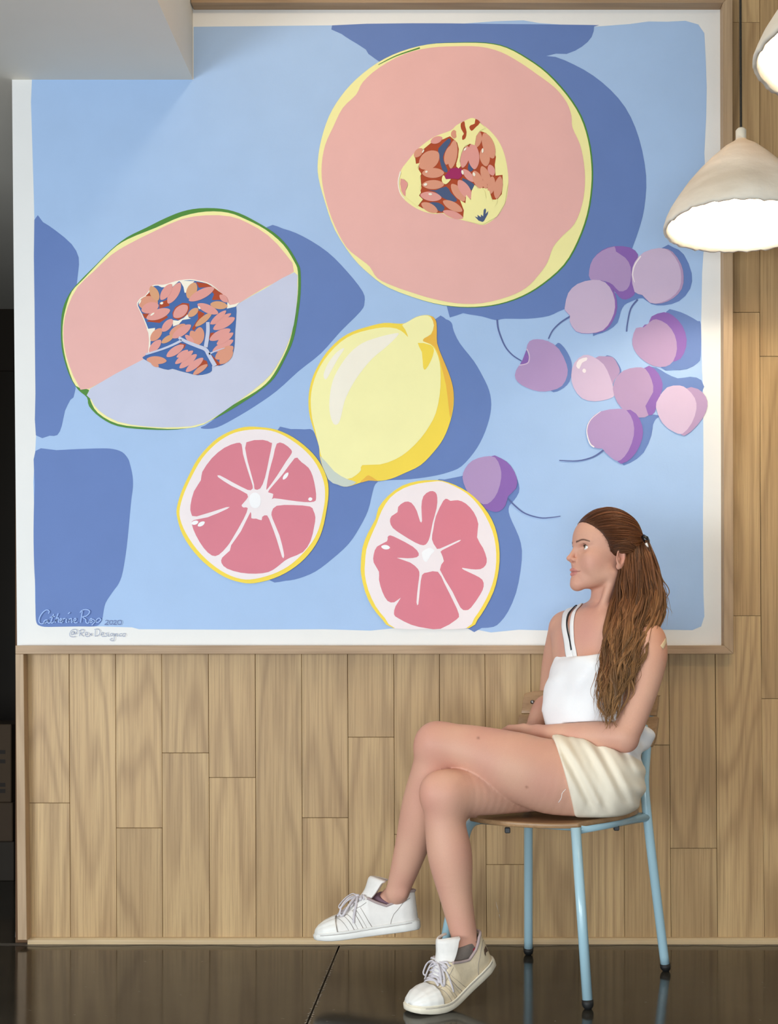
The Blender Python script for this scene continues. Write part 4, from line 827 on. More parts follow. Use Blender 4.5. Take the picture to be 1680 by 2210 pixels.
def np_obj(name, Vt, Q4, mats, parent=None, cols=None):
    me = bpy.data.meshes.new(name); me.vertices.add(len(Vt)); me.vertices.foreach_set('co', np.asarray(Vt, np.float32).ravel())
    nl = Q4.shape[1]; me.loops.add(Q4.size); me.loops.foreach_set('vertex_index', Q4.astype(np.int32).ravel())
    me.polygons.add(len(Q4)); me.polygons.foreach_set('loop_start', np.arange(len(Q4), dtype=np.int32) * nl); me.polygons.foreach_set('loop_total', np.full(len(Q4), nl, np.int32))
    me.update(calc_edges=True); me.polygons.foreach_set('use_smooth', np.ones(len(Q4), bool))
    for m in (mats if isinstance(mats, (list, tuple)) else [mats]): me.materials.append(m)
    if cols is not None:
        at = me.color_attributes.new('Col', 'FLOAT_COLOR', 'POINT'); at.data.foreach_set('color', np.concatenate([cols, np.ones((len(cols), 1))], 1).astype(np.float32).ravel())
    me.validate(); o = bpy.data.objects.new(name, me); COL.objects.link(o)
    if parent is not None: o.parent = parent; o.matrix_parent_inverse = parent.matrix_world.inverted()
    return o
def wnoise(Pn, seed, scale, n=7):
    """cheap smooth noise: a sum of random plane waves"""
    r = np.random.default_rng(seed); out = np.zeros(len(Pn))
    for _ in range(n):
        k = r.normal(size=3); k = k / np.linalg.norm(k) * scale * r.uniform(0.6, 1.6); out += np.sin(Pn @ k * 6.283 + r.uniform(0, 6.28))
    return out / math.sqrt(n)
def col_mat(name, rough=0.5, sss=0.0, spec=0.4, bump=0.0, bscale=300, vary=0.0, aniso=0.0):
    m = bpy.data.materials.new(name); nt, N, L, b = nodes_of(m)
    vc = N.new('ShaderNodeVertexColor'); vc.layer_name = 'Col'; tc = N.new('ShaderNodeTexCoord')
    nz = N.new('ShaderNodeTexNoise'); nz.inputs['Scale'].default_value = bscale; nz.inputs['Detail'].default_value = 4; L.new(tc.outputs['Object'], nz.inputs['Vector'])
    hs = N.new('ShaderNodeHueSaturation'); mr = N.new('ShaderNodeMapRange'); mr.inputs[3].default_value = 1 - vary; mr.inputs[4].default_value = 1 + vary
    L.new(nz.outputs['Fac'], mr.inputs[0]); L.new(mr.outputs[0], hs.inputs['Value']); L.new(vc.outputs['Color'], hs.inputs['Color']); L.new(hs.outputs[0], b.inputs['Base Color'])
    b.inputs['Roughness'].default_value = rough; b.inputs['Specular IOR Level'].default_value = spec
    if aniso: b.inputs['Anisotropic'].default_value = aniso
    if sss: b.inputs['Subsurface Weight'].default_value = sss; b.inputs['Subsurface Radius'].default_value = (0.008, 0.003, 0.0015); b.inputs['Subsurface Scale'].default_value = 1.0
    if bump:
        bp = N.new('ShaderNodeBump'); bp.inputs['Strength'].default_value = bump; bp.inputs['Distance'].default_value = 0.001; L.new(nz.outputs['Fac'], bp.inputs['Height']); L.new(bp.outputs['Normal'], b.inputs['Normal'])
    return m

# ------------------------------------------------------------------ person: pose
person = empty('person', N3(P(1180, 2150, 2.95)) * V3(1, 1, 0))
tag(person, 'person in a white sleeveless top, cream shorts and white sneakers sitting cross-legged on the chair', 'person')
TL = V3(0.61, -0.79, 0); TF = V3(-0.79, -0.61, 0); UP = V3(0, 0, 1)          # torso axes: her left, forward, up
RT3 = np.stack([TL, TF, UP])
PL = V3(0.30, -0.954, 0); PF = V3(-0.954, -0.30, 0); RP3 = np.stack([PL, PF, UP])   # pelvis axes
HA = math.radians(17); HF = V3(-math.cos(HA), -math.sin(HA), 0); HL = V3(math.sin(HA), -math.cos(HA), 0); HO = Q(1312, 1212, 3.05)
RH3 = np.stack([HF, HL, UP])
def hd(f, l, u): return HO + (HF * f + HL * l + UP * u) * 0.001
def he(c, r): return ellip(hd(*c), np.array(r) * 0.001, RH3)
def hc(a, b_, ra, rb): return rcone(hd(*a), hd(*b_), ra * 0.001, rb * 0.001)

sh_l, sh_r = Q(1396, 1388, 2.945), Q(1221, 1358, 3.165)
el_l, el_r = Q(1346, 1590, 2.88), Q(1190, 1508, 3.29)
wr_l, wr_r = Q(1160, 1584, 3.01), Q(1152, 1576, 3.15)
hip_l, hip_r = Q(1276, 1688, 2.935), Q(1262, 1686, 3.125)
kn_l, kn_r = Q(947, 1606, 2.915), Q(962, 1714, 2.85)
an_l, an_r = Q(858, 1926, 3.02), Q(1006, 2036, 2.85)

torso = [
    ('u', ellip(Q(1287, 1435, 3.06), (0.138, 0.092, 0.155), RT3), 0.02),                  # ribcage
    ('u', ellip(Q(1290, 1372, 3.055), (0.140, 0.068, 0.075), RT3), 0.03),                 # upper chest
    ('u', ellip(Q(1292, 1560, 3.06), (0.118, 0.088, 0.13), RT3), 0.04),                   # waist
    ('u', ellip(Q(1287, 1678, 3.035), (0.160, 0.104, 0.112), RP3), 0.05),                 # pelvis
    ('u', ellip(Q(1308, 1455, 2.985) + TF * 0.045, (0.052, 0.045, 0.05), RT3), 0.03),
    ('u', ellip(Q(1262, 1450, 3.10) + TF * 0.040, (0.045, 0.042, 0.05), RT3), 0.02)]
thigh_l = [(hip_l + V3(0.01, 0.0, 0.0), 0.108), (Q(1180, 1674, 2.91), 0.093), (Q(1105, 1650, 2.90), 0.083), (Q(1013, 1618, 2.905), 0.062), (kn_l, 0.052)]
thigh_r = [(hip_r, 0.108), (Q(1150, 1692, 3.02), 0.084), (Q(1050, 1706, 2.925), 0.069), (kn_r, 0.0565)]
shin_l = [(kn_l, 0.051), (Q(932, 1660, 2.93), 0.050), (Q(912, 1740, 2.96), 0.053), (Q(888, 1830, 2.99), 0.043), (an_l, 0.0295)]
shin_r = [(kn_r, 0.054), (Q(961, 1775, 2.85), 0.050), (Q(972, 1848, 2.85), 0.0545), (Q(985, 1935, 2.85), 0.0405), (an_r, 0.031)]
arm_l = [(sh_l, 0.050), (Q(1402, 1420, 2.93), 0.045), (Q(1389, 1485, 2.91), 0.0385), (Q(1362, 1560, 2.89), 0.036), (el_l, 0.036)]
fore_l = [(el_l, 0.035), (Q(1296, 1588, 2.905), 0.0365), (Q(1220, 1585, 2.95), 0.0285), (wr_l, 0.0225)]
arm_r = [(sh_r, 0.046), (Q(1200, 1430, 3.24), 0.038), (el_r, 0.034)]
fore_r = [(el_r, 0.034), (Q(1172, 1535, 3.24), 0.033), (wr_r, 0.023)]
def hand(w, kn, side, tip_drop, k=0.006):
    """wrist, knuckle centre, side vector towards the thumb"""
    w = np.array(w); kn = np.array(kn); f = kn - w; f = f / np.linalg.norm(f); s = side - f * (side @ f); s /= np.linalg.norm(s); n_ = np.cross(f, s); n_ = n_ if n_[2] < 0 else -n_
    ops = [('u', rcone(w, w + f * 0.03, 0.0225, 0.024), 0.012)]
    for q in (-0.026, -0.009, 0.009, 0.026): ops.append(('u', rcone(w + f * 0.028 + s * q * 0.6, w + f * 0.085 + s * q, 0.0145, 0.0115), 0.012))
    for q, ln in ((-0.027, 0.056), (-0.0095, 0.07), (0.0095, 0.075), (0.027, 0.066)):
        a = w + f * 0.088 + s * q; b_ = a + f * ln * 0.5 + n_ * ln * 0.16; c = b_ + f * ln * 0.34 + n_ * ln * 0.36
        ops += [('u', rcone(a, b_, 0.0098, 0.0088), k), ('u', rcone(b_, c, 0.0088, 0.0072), 0.003)]
    a = w + f * 0.03 + s * 0.026; b_ = a + f * 0.032 + s * 0.02 + n_ * 0.012; c = b_ + f * 0.03 + s * 0.002 + n_ * 0.012
    ops += [('u', rcone(w + f * 0.012 + s * 0.012, a, 0.014, 0.0135), 0.008), ('u', rcone(a, b_, 0.013, 0.0105), 0.005), ('u', rcone(b_, c, 0.0105, 0.008), 0.003)]
    return ops
hand_l = hand(wr_l, Q(1108, 1594, 3.10), V3(-0.4, -0.5, 0.6), 0)
hand_r = hand(wr_r, Q(1118, 1606, 3.06), V3(-0.6, 0.6, 0.5), 0)
sit = lambda Fd, X, Y, Z: np.where((X > 0.055) & (Z < SEAT + 0.03), -smin(-Fd, -(SEAT + 0.0005 - Z + 0 * X + 0 * Y), 0.01), Fd)
foot_l = chain([(an_l, 0.0285), (SL(.056, 0, .088), 0.0255), (SL(.056, 0, .05), 0.023)], 0.01) + chain([(SL(.07, 0, .085), 0.023), (SL(.12, 0, .058), 0.023), (SL(.19, 0, .042), 0.018)], 0.02)
foot_r = chain([(an_r, 0.030), (SR(.058, 0, .088), 0.0275), (SR(.056, 0, .05), 0.022)], 0.01) + chain([(SR(.07, 0, .085), 0.022), (SR(.12, 0, .058), 0.023), (SR(.19, 0, .042), 0.018)], 0.02)
neck = [
    ('u', rcone(hd(-10, 0, -30), Q(1314, 1340, 3.07), 0.050, 0.049), 0.018),
    ('u', rcone(Q(1322, 1316, 3.07), sh_l + V3(0, 0, 0.012), 0.040, 0.036), 0.03), ('u', rcone(Q(1312, 1316, 3.09), sh_r + V3(0, 0, 0.012), 0.038, 0.033), 0.03),
    ('u', rcone(Q(1300, 1352, 3.0), Q(1375, 1358, 2.94), 0.011, 0.012), 0.02), ('u', rcone(Q(1266, 1346, 3.03), Q(1226, 1338, 3.12), 0.011, 0.012), 0.02),
    ('u', rcone(hd(6, 52, -34), Q(1290, 1342, 3.01), 0.011, 0.009), 0.018)]
head = [
    ('u', he((2, 0, 52), (88, 71, 82)), 0.02), ('u', he((40, 0, 60), (49, 58, 48)), 0.02),
    ('u', he((40, 0, 2), (50, 56, 62)), 0.02), ('u', he((62, 0, -22), (37, 33, 34)), 0.015),
    ('u', he((48, 0, -42), (46, 42, 28)), 0.015),
    ('u', hc((22, 44, -38), (82, 10, -63), 13, 12), 0.018), ('u', hc((22, -44, -38), (82, -10, -63), 13, 12), 0.018),
    ('u', he((90, 0, -62), (14.5, 16, 14.5)), 0.012)]
for s in (1, -1):
    head += [('u', he((62, 33 * s, -6), (24, 24, 25)), 0.014), ('u', he((54, 43 * s, 10), (25, 15, 14)), 0.018), ('u', he((42, 43 * s, -18), (30, 13, 28)), 0.02),
             ('s', he((88, 33 * s, 31), (13, 17, 11)), 0.010),
             ('u', hc((84, 13 * s, 45), (70, 44 * s, 47), 6.5, 6), 0.012)]
head += [('u', hc((87, 0, 38), (106, 0, 8), 5.6, 6.6), 0.010), ('u', he((107, 0, 5), (9.2, 7.2, 6.8)), 0.006)]
for s in (1, -1):
    head += [('u', he((96, 9.0 * s, 1.5), (8.5, 4.8, 5.8)), 0.004), ('s', he((101, 6.2 * s, -5.5), (5, 3.2, 3.2)), 0.002)]
head += [('u', hc((103, 0, -2), (97, 0, -9), 4, 4.5), 0.004)]
LIPS = []
head += [('u', he((94, 0, -48), (7.5, 14, 8)), 0.008)]
for s in (1, -1):
    lipA = [hc((83.5, 24 * s, -29.3), (96.5, 10 * s, -25.2), 1.8, 3.5), hc((96.5, 10 * s, -25.2), (101.2, 3 * s, -24.2), 3.5, 3.8), hc((101.2, 3 * s, -24.2), (101.2, 0, -24.9), 3.8, 3.6),
            hc((83.5, 23 * s, -30.7), (96, 10 * s, -34.6), 1.8, 4.2), hc((96, 10 * s, -34.6), (100.4, 0, -35.8), 4.2, 4.8)]
    LIPS += lipA; head += [('u', q, 0.003) for q in lipA]
    head += [
             ('s', hc((88, 25 * s, -29.5), (102, 9 * s, -30), 0.9, 1.3), 0.002), ('s', hc((102, 9 * s, -30), (106, 0, -30.3), 1.3, 1.3), 0.002),
             ('u', he((67.5, 31 * s, 32), (13.9, 14.6, 13.4)), 0.004), ('s', he((82.5, 33 * s, 31.8), (10.5, 14.0, 6.2)), 0.0018)]
# ears
def ear(s):
    a = math.radians(20); e1 = HF * math.cos(a) * 0.35 - HL * s * 0.9; e1 /= np.linalg.norm(e1); e3 = UP * math.cos(0.12) - HF * math.sin(0.12); e2 = np.cross(e3, e1)
    R = np.stack([e1, e2 / np.linalg.norm(e2), e3]); c = hd(-6, 72 * s, 4)
    return [('u', ellip(c, (0.007, 0.017, 0.029), R), 0.004), ('s', ellip(hd(-2, 79 * s, 6), (0.007, 0.0105, 0.019), R), 0.003), ('u', ellip(hd(3, 71 * s, -1), (0.006, 0.005, 0.009), R), 0.003), ('u', he((1, 70 * s, -19), (7, 5, 8)), 0.005)]
head += ear(1) + ear(-1)

lower = chain(thigh_l, 0.02) + chain(thigh_r, 0.02)
legs = chain(shin_l, 0.02) + [('u', ellip(kn_l + V3(-0.030, 0, -0.004), (0.026, 0.034, 0.038)), 0.03)]
legs_r = chain(shin_r, 0.02) + [('u', ellip(kn_r + V3(-0.034, -0.012, 0.004), (0.026, 0.034, 0.036)), 0.03)]
ankles = []
# crossed legs touch without merging: right leg, then left leg with a small blend
arms = chain(arm_l) + chain(fore_l) + chain(arm_r) + chain(fore_r) + [('u', ellip(el_l + V3(0.012, 0.0, -0.014), (0.024, 0.026, 0.024)), 0.02)]
def tight(ops, k): return [(o, p_, min(kk, k)) for o, p_, kk in ops]
kcap_l = [('u', ellip(kn_l + V3(-0.016, 0, 0.002), (0.037, 0.042, 0.044)), 0.02)]
mall = lambda q: [('u', ellip(q, (0.015, 0.010, 0.017)), 0.012)]
left_leg = chain(thigh_l, 0.02) + chain(shin_l, 0.025) + kcap_l + [('u', ellip(kn_l + V3(-0.030, 0, -0.010), (0.025, 0.030, 0.036)), 0.02)] + mall(Q(868, 1926, 2.996)) + foot_l
right_leg = chain(thigh_r, 0.02) + chain(shin_r, 0.025) + [('u', ellip(kn_r + V3(-0.032, -0.012, 0.006), (0.025, 0.032, 0.036)), 0.025)] + foot_r
arm_near = chain(arm_l) + chain(fore_l, 0.006) + [('u', ellip(el_l + V3(0.010, 0.0, -0.012), (0.024, 0.026, 0.024)), 0.015)] + hand_l
arm_far = chain(arm_r) + chain(fore_r, 0.006) + hand_r
body_ops = torso + [('g', right_leg, 0.012), ('g', left_leg, 0.001), ('f', sit, 0)] + neck + [('u', rcone(sh_l, Q(1350, 1400, 2.98), 0.047, 0.06), 0.03), ('u', rcone(sh_r, Q(1245, 1390, 3.12), 0.040, 0.06), 0.03), ('g', arm_near, 0.004), ('g', arm_far, 0.004)]
all_ops = body_ops + head
ZC = 0.985
Vb, Qb = iso(body_ops + head[:8], (-0.27, -0.80, 0.04), (0.62, -0.04, ZC + 0.006), 0.0036)
Vb = relax(Vb, Qb, 2, 0.4)
Vh, Qh = iso(all_ops, hd(-105, 0, 0) * V3(0, 0, 0) + np.array([HO[0] - 0.16, HO[1] - 0.125, ZC]), (HO[0] + 0.13, HO[1] + 0.125, HO[2] + 0.15), 0.00135)
Vh = relax(Vh, Qh, 1, 0.3)

def blob(Pn, c, r):
    c = np.asarray(c); return np.exp(-(((Pn - c) / np.asarray(r)) ** 2).sum(1))
def mixc(base, col, w): return base * (1 - w[:, None]) + np.asarray(lin(col))[None] * w[:, None]
def skin_cols(Pn, face):
    c = np.tile(np.array(lin((212, 164, 140))), (len(Pn), 1)); nz_ = wnoise(Pn, 3, 9.0)
    c = mixc(c, (202, 146, 128), np.clip(0.25 + 0.25 * nz_, 0, 0.6))
    if not face:
        for q, w in ((kn_l + V3(-.05, 0, 0), .05), (kn_r + V3(-.05, -.02, 0), .05), (el_l + V3(.02, 0, -.03), .04)): c = mixc(c, (206, 140, 124), 0.55 * blob(Pn, q, (w, w, w)))
        c = mixc(c, (214, 150, 116), 0.55 * blob(Pn, sh_l + V3(.03, -.02, .03), (.07, .07, .09)))
        c = mixc(c, (206, 146, 138), 0.4 * blob(Pn, Q(1262, 1365, 2.98), (.08, .08, .06)))
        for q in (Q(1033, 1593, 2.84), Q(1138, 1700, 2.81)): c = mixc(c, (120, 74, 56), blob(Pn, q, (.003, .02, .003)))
    else:
        L_ = (Pn - HO) * 1000; f, l, u = L_ @ HF, L_ @ HL, L_ @ UP; al = np.abs(l)
        def g(fc, lc, uc, rf, rl, ru): return np.exp(-((f - fc) / rf) ** 2 - ((al - lc) / rl) ** 2 - ((u - uc) / ru) ** 2)
        c = mixc(c, (216, 142, 132), 0.32 * g(60, 46, -8, 30, 22, 20))                    # cheek
        c = mixc(c, (212, 136, 112), 0.4 * g(108, 0, 5, 14, 12, 10))                      # nose
        dl_ = np.min([q.ev(Pn[:, 0], Pn[:, 1], Pn[:, 2]) for q in LIPS], 0) * 1000
        lip = np.clip(1.0 - (dl_ - 0.5) / 0.9, 0, 1) * (f > 82)
        c = mixc(c, (188, 116, 112), 0.85 * lip)
        c = mixc(c, (110, 56, 54), np.exp(-((u + 30) / 1.1) ** 2) * (al < 23.5) * (f > 84) * 0.7)
        bu = 47.5 + 4.0 * np.exp(-((al - 34) / 13) ** 2) - 0.004 * np.maximum(al - 36, 0) ** 2.2
        br = np.exp(-((u - bu) / (2.6 - 0.028 * np.clip(al - 12, 0, 40))) ** 2) * ((al > 11) & (al < 52)) * (f > 40)
        c = mixc(c, (74, 44, 32), np.clip(br * 1.1, 0, 0.92))
        c = mixc(c, (176, 120, 104), 0.5 * g(82, 33, 40, 10, 14, 3))                      # lid crease
        c = mixc(c, (150, 84, 70), 0.7 * g(101, 6, -5, 4, 3.4, 3))                         # nostril
        c = mixc(c, (196, 112, 96), 0.4 * g(-4, 74, 4, 20, 10, 24))                         # ear
    return c
M_skin = col_mat('skin', 0.54, sss=0.03, spec=0.3, bump=0.25, bscale=420, vary=0.05)
Vall = np.concatenate([Vb, Vh]); Qall = np.concatenate([Qb, Qh + len(Vb)])
body = np_obj('body', Vall, Qall, M_skin, person, np.concatenate([skin_cols(Vb, False), skin_cols(Vh, True)]))

# eyes
def eyeball(s):
    c = hd(67.5, 31 * s, 32); R_ = 0.0126; gaze = HF * 0.93 + UP * 0.20 - HL * 0.02 * s; gaze /= np.linalg.norm(gaze)
    nu, nv = 40, 28; a1 = np.cross(UP, gaze); a1 /= np.linalg.norm(a1); a2 = np.cross(gaze, a1); Vt, Fc, Cc = [], [], []
    for i in range(nv + 1):
        th = math.pi * (i / nv) ** 1.3
        for k in range(nu):
            ph = 2 * math.pi * k / nu
            Vt.append(c + R_ * (gaze * math.cos(th) + (a1 * math.cos(ph) + a2 * math.sin(ph)) * math.sin(th)))
            r_ = math.sin(th) * R_ * 1000
            Cc.append(lin((16, 12, 10)) if th < 1 and r_ < 2.2 else lin((104, 92, 64)) if th < 1 and r_ < 5.2 else lin((60, 50, 40)) if th < 1 and r_ < 5.9 else lin((236, 230, 224)))
    for i in range(nv):
        for k in range(nu): Fc.append((i * nu + k, (i + 1) * nu + k, (i + 1) * nu + (k + 1) % nu, i * nu + (k + 1) % nu))
    return np_obj('eye', np.array(Vt), np.array(Fc), M_eye, person, np.array(Cc))
M_eye = col_mat('eye_surface', 0.08, spec=0.6)
for s in (1, -1): eyeball(s)
# lashes along the upper lids
M_lash = mat('lashes', (38, 24, 20), 0.6)
for s in (1, -1):
    mb = MB(); pts = []
    for k in range(11):
        t = -1 + 2 * k / 10; l = 32.8 + 13.6 * t; u = 31.6 + 6.4 * (1 - t * t) ** 0.6 - 0.6 * t; dl = l - 31
        f = 67.5 + math.sqrt(max(1, 13.7 ** 2 - dl * dl - (u - 32) ** 2)); pts.append(Vector(hd(f, l * s, u)))
    mb.tube(pts, [0.0004] + [0.0013] * 9 + [0.0006], 6)
    for k in range(1, 8):
        t = -1 + 2 * k / 11; q = pts[min(10, k)]; o_ = Vector(HF * 0.006 + UP * 0.0035 + HL * s * (0.002 + 0.005 * max(0, t)))
        mb.tube([q, q + o_ * 0.6, q + o_ + Vector(UP) * 0.0012], [0.0005, 0.0004, 0.0001], 4)
    mb.build('eyelash', M_lash, person)

# ------------------------------------------------------------------ white romper
hem_n = V3(-0.966, 0.0, -0.257); hem_p = Q(1217, 1670, 2.86)
neck_z = P(1250, 1416, 2.97).z
def grow_prims(lst, g): return [(q, r + g) for q, r in lst]
def folds(Fd, X, Y, Z):
    s1 = 0.83 * X + 0.55 * Z; s2 = -0.55 * X + 0.83 * Z
    lowz = np.clip((0.665 - Z) / 0.05, 0, 1); thighw = np.clip((0.49 - X) / 0.10, 0, 1) * lowz * np.clip((Z - SEAT - 0.012) / 0.03, 0, 1)
    w = np.sin(s1 * 6.283 / 0.043 + 2.0 * np.sin(s2 * 14) + 1.4) + 0.5 * np.sin(s1 * 6.283 / 0.027 + 1 + 3 * np.sin(s2 * 9))
    up_ = np.clip((Z - 0.64) / 0.06, 0, 1)
    w2 = np.sin((X * 0.5 + Z * 0.9 + 0.3 * Y) * 6.283 / 0.075 + 2.2 * np.sin(X * 21 + Y * 13)) * 0.6 + np.sin((X - 0.4 * Z) * 6.283 / 0.06 + 2 * np.sin(Z * 19)) * 0.7
    back = np.clip((X - 0.40) / 0.06, 0, 1)
    return Fd - 0.0042 * w * thighw - 0.0024 * w2 * up_ - 0.003 * np.sin(Z * 6.283 / 0.05 + X * 40) * back * np.clip((0.74 - Z) / 0.05, 0, 1)
def hemcut(Fd, X, Y, Z):
    d = (X - hem_p[0]) * hem_n[0] + (Z - hem_p[2]) * hem_n[2]
    d = np.where(Z > 0.70, -0.1, d)
    return -smin(-Fd, -(d + 0 * Y), 0.003)
def topcut(Fd, X, Y, Z):
    # bib neckline in front, scooping lower towards the back and under the arms
    fr = (X - HO[0]) * TF[0] + (Y - HO[1]) * TF[1]; sd = (X - HO[0]) * TL[0] + (Y - HO[1]) * TL[1]
    zt = neck_z + 0.010 * np.clip(np.abs(sd + 0.005) / 0.09, 0, 1.15) ** 4 - 0.02 * np.clip(-fr / 0.1, 0, 1)
    return -smin(-Fd, -(Z - zt), 0.003)
cloth_ops = [
    ('u', ellip(Q(1294, 1440, 3.06), (0.130, 0.096, 0.165), RT3), 0.02),
    ('u', ellip(Q(1291, 1560, 3.055), (0.122, 0.104, 0.15), RT3), 0.02),
    ('u', ellip(Q(1308, 1455, 2.985) + TF * 0.047, (0.062, 0.054, 0.062), RT3), 0.02), ('u', ellip(Q(1254, 1458, 3.10) + TF * 0.042, (0.052, 0.048, 0.070), RT3), 0.03),
    ('u', ellip(Q(1268, 1530, 3.03) + TF * 0.048, (0.104, 0.056, 0.13), RT3), 0.03),
    ('u', ellip(Q(1285, 1676, 3.03), (0.176, 0.113, 0.124), RP3), 0.04),
    ('u', ellip(Q(1376, 1592, 3.08), (0.046, 0.055, 0.034)), 0.03), ('u', ellip(Q(1348, 1640, 3.05), (0.034, 0.08, 0.05)), 0.03)]
cloth_ops += chain([(hip_l + V3(0.01, 0, 0.002), 0.116), (Q(1180, 1674, 2.908), 0.1035), (Q(1120, 1655, 2.9), 0.1)], 0.03) + chain([(hip_r, 0.113), (Q(1150, 1692, 3.02), 0.096)], 0.03)
cloth_ops += [('f', folds, 0), ('f', hemcut, 0), ('f', topcut, 0)]
for lst in (arm_l, arm_r):                                                         # armholes
    cloth_ops += [('s', rcone(lst[0][0] + V3(0, 0, 0.01), lst[1][0] + V3(0, 0, -0.01), 0.062, 0.052), 0.006)]
cloth_ops += [('s', rcone(q[0][0], q[1][0], q[0][1] + 0.001, q[1][1] + 0.001), 0.004) for q in ((arm_l[1], arm_l[2]), (arm_l[2], arm_l[3]), (arm_l[3], arm_l[4]), (fore_l[0], fore_l[1]), (fore_l[1], fore_l[2]), (arm_r[1], arm_r[2]))]
def sitc(Fd, X, Y, Z): return -smin(-Fd, -(SEAT - 0.001 - Z + 0 * X + 0 * Y), 0.012)
cloth_ops += [('f', sitc, 0)]
Vc, Qc = iso(cloth_ops, (0.10, -0.78, 0.43), (0.62, -0.10, 0.90), 0.0032)
Vc = relax(Vc, Qc, 2, 0.4)
M_cloth = mat('white_linen', (242, 241, 240), 0.85, vary=0.03, vscale=20, bump=0.25, bscale=900, spec=0.2)
M_linen = col_mat('romper_linen', 0.85, spec=0.2, bump=0.5, bscale=900, vary=0.03)
line = np.where(Vc[:, 0] < 0.34, 0.664, 0.645 - 0.55 * (Vc[:, 0] - 0.36)); w_ = np.clip((line - Vc[:, 2]) / 0.004, 0, 1)           # warm lamplight on the white shorts, put into the cloth colour as cream
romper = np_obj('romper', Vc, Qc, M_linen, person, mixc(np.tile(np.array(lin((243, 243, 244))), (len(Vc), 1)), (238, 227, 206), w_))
def ribbon(pts, w, off, name, m, parent, ops, thick=0.0016, sides=8):
    q = catmull([Vector(p) for p in pts], False, 6); q = [Vector(v) for v in onto(ops, np.array([tuple(p) for p in q]), off)]
    g = grad(ops, np.array([tuple(p) for p in q])); n = len(q); Vt, Fc = [], []
    for i in range(n):
        t = (q[min(i + 1, n - 1)] - q[max(i - 1, 0)]).normalized(); nn = Vector(g[i]); s_ = t.cross(nn).normalized()
        for k in range(sides):
            a = 2 * math.pi * k / sides; Vt.append(q[i] + s_ * math.cos(a) * w + nn * math.sin(a) * thick)
    for i in range(n - 1):
        for k in range(sides): Fc.append((i * sides + k, i * sides + (k + 1) % sides, (i + 1) * sides + (k + 1) % sides, (i + 1) * sides + k))
    Fc += [tuple(range(sides))[::-1], tuple((n - 1) * sides + k for k in range(sides))]
    o = new_obj(name, Vt, Fc, m, parent, True)
    return o
body_s = torso + neck + body_ops[-4:]
ribbon([Q(1200, 1424, 2.98), Q(1201, 1382, 3.0), Q(1209, 1350, 3.04), Q(1222, 1324, 3.1), Q(1237, 1313, 3.16), Q(1260, 1335, 3.24)], 0.0135, 0.002, 'shoulder_strap', M_cloth, romper, body_s)
ribbon([Q(1211, 1426, 2.96), Q(1213, 1382, 2.98), Q(1224, 1350, 3.01), Q(1239, 1325, 3.05), Q(1253, 1311, 3.10), Q(1270, 1330, 3.2)], 0.0075, 0.002, 'shoulder_strap', M_cloth, romper, body_s)
M_black = mat('black_strap', (24, 24, 28), 0.6, vary=0.1)
ribbon([Q(1208, 1396, 2.98), Q(1209, 1378, 2.99), Q(1217, 1350, 3.03), Q(1231, 1325, 3.08), Q(1246, 1312, 3.13), Q(1266, 1333, 3.22)], 0.0026, 0.0032, 'bra_strap', M_black, person, body_s)
ribbon([Q(1310, 1416, 2.90), Q(1322, 1385, 2.9), Q(1336, 1355, 2.92), Q(1348, 1335, 2.97), Q(1352, 1345, 3.1)], 0.0125, 0.002, 'shoulder_strap', M_cloth, romper, body_s)
# loose thread at the hem and a sticking plaster on the near shoulder
mb = MB(); mb.tube(catmull([P(1222, 1703, 2.80), P(1214, 1712, 2.795), P(1212, 1722, 2.795), P(1206, 1732, 2.80)], False, 6), 0.0007, 5); mb.build('loose_thread', M_cloth, romper)
# ------------------------------------------------------------------ hair
M_hair = col_mat('auburn_hair', 0.5, spec=0.3, bump=0.3, bscale=500, vary=0.12)
rh = random.Random(11)
skull = [('u', he((2, 0, 54), (92, 76, 85)), 0.02), ('u', he((40, 0, 62), (50, 62, 50)), 0.02)]
def hairline(Fd, X, Y, Z):
    x, y, z = X - HO[0], Y - HO[1], Z - HO[2]
    f = (x * HF[0] + y * HF[1]) * 1000 + 0 * z; l = np.abs((x * HL[0] + y * HL[1]) * 1000) + 0 * z; u = z * 1000 + 0 * f
    # front boundary of the hair as a function of height: forehead high, receding to the ear
    fb = np.interp(u, [-60, -10, 4, 10, 21, 45, 60, 74, 85, 97, 110, 130], [-34, -26, -14, 10, 22, 31, 41, 52, 63, 75, 90, 120])
    fb = fb + np.where(u > 80, (70 - l) * 0.0, 0)
    d = (f - fb) * 0.001
    low = (-38 - u) * 0.001
    return np.maximum(np.maximum(Fd, d * 0.8), low)
cap_base = [('u', he((2, 0, 52), (90, 73, 84)), 0.02), ('u', he((40, 0, 60), (50.5, 59.5, 49.5)), 0.02), ('u', he((-40, 0, 10), (48, 60, 60)), 0.03)]
cap_ops = cap_base + [('f', hairline, 0)]
Vq, Qq = iso(cap_ops, (HO[0] - 0.13, HO[1] - 0.12, HO[2] - 0.06), (HO[0] + 0.14, HO[1] + 0.12, HO[2] + 0.16), 0.0024)
Vq = relax(Vq, Qq, 2, 0.5)
def hcol(t, rnd, warm=0.0):
    """root to tip colour"""
    root, mid_, tip = np.array(lin((72, 40, 23))), np.array(lin((112, 70, 40))), np.array(lin((152, 112, 70)))
    c = root + (mid_ - root) * min(1, t * 2) if t < 0.5 else mid_ + (tip - mid_) * (t - 0.5) * 2
    return c * (0.45 + 0.85 * rnd) * np.array((1 + 0.12 * warm, 1.0, 1 - 0.1 * warm))
HV, HFc, HC = [], [], []
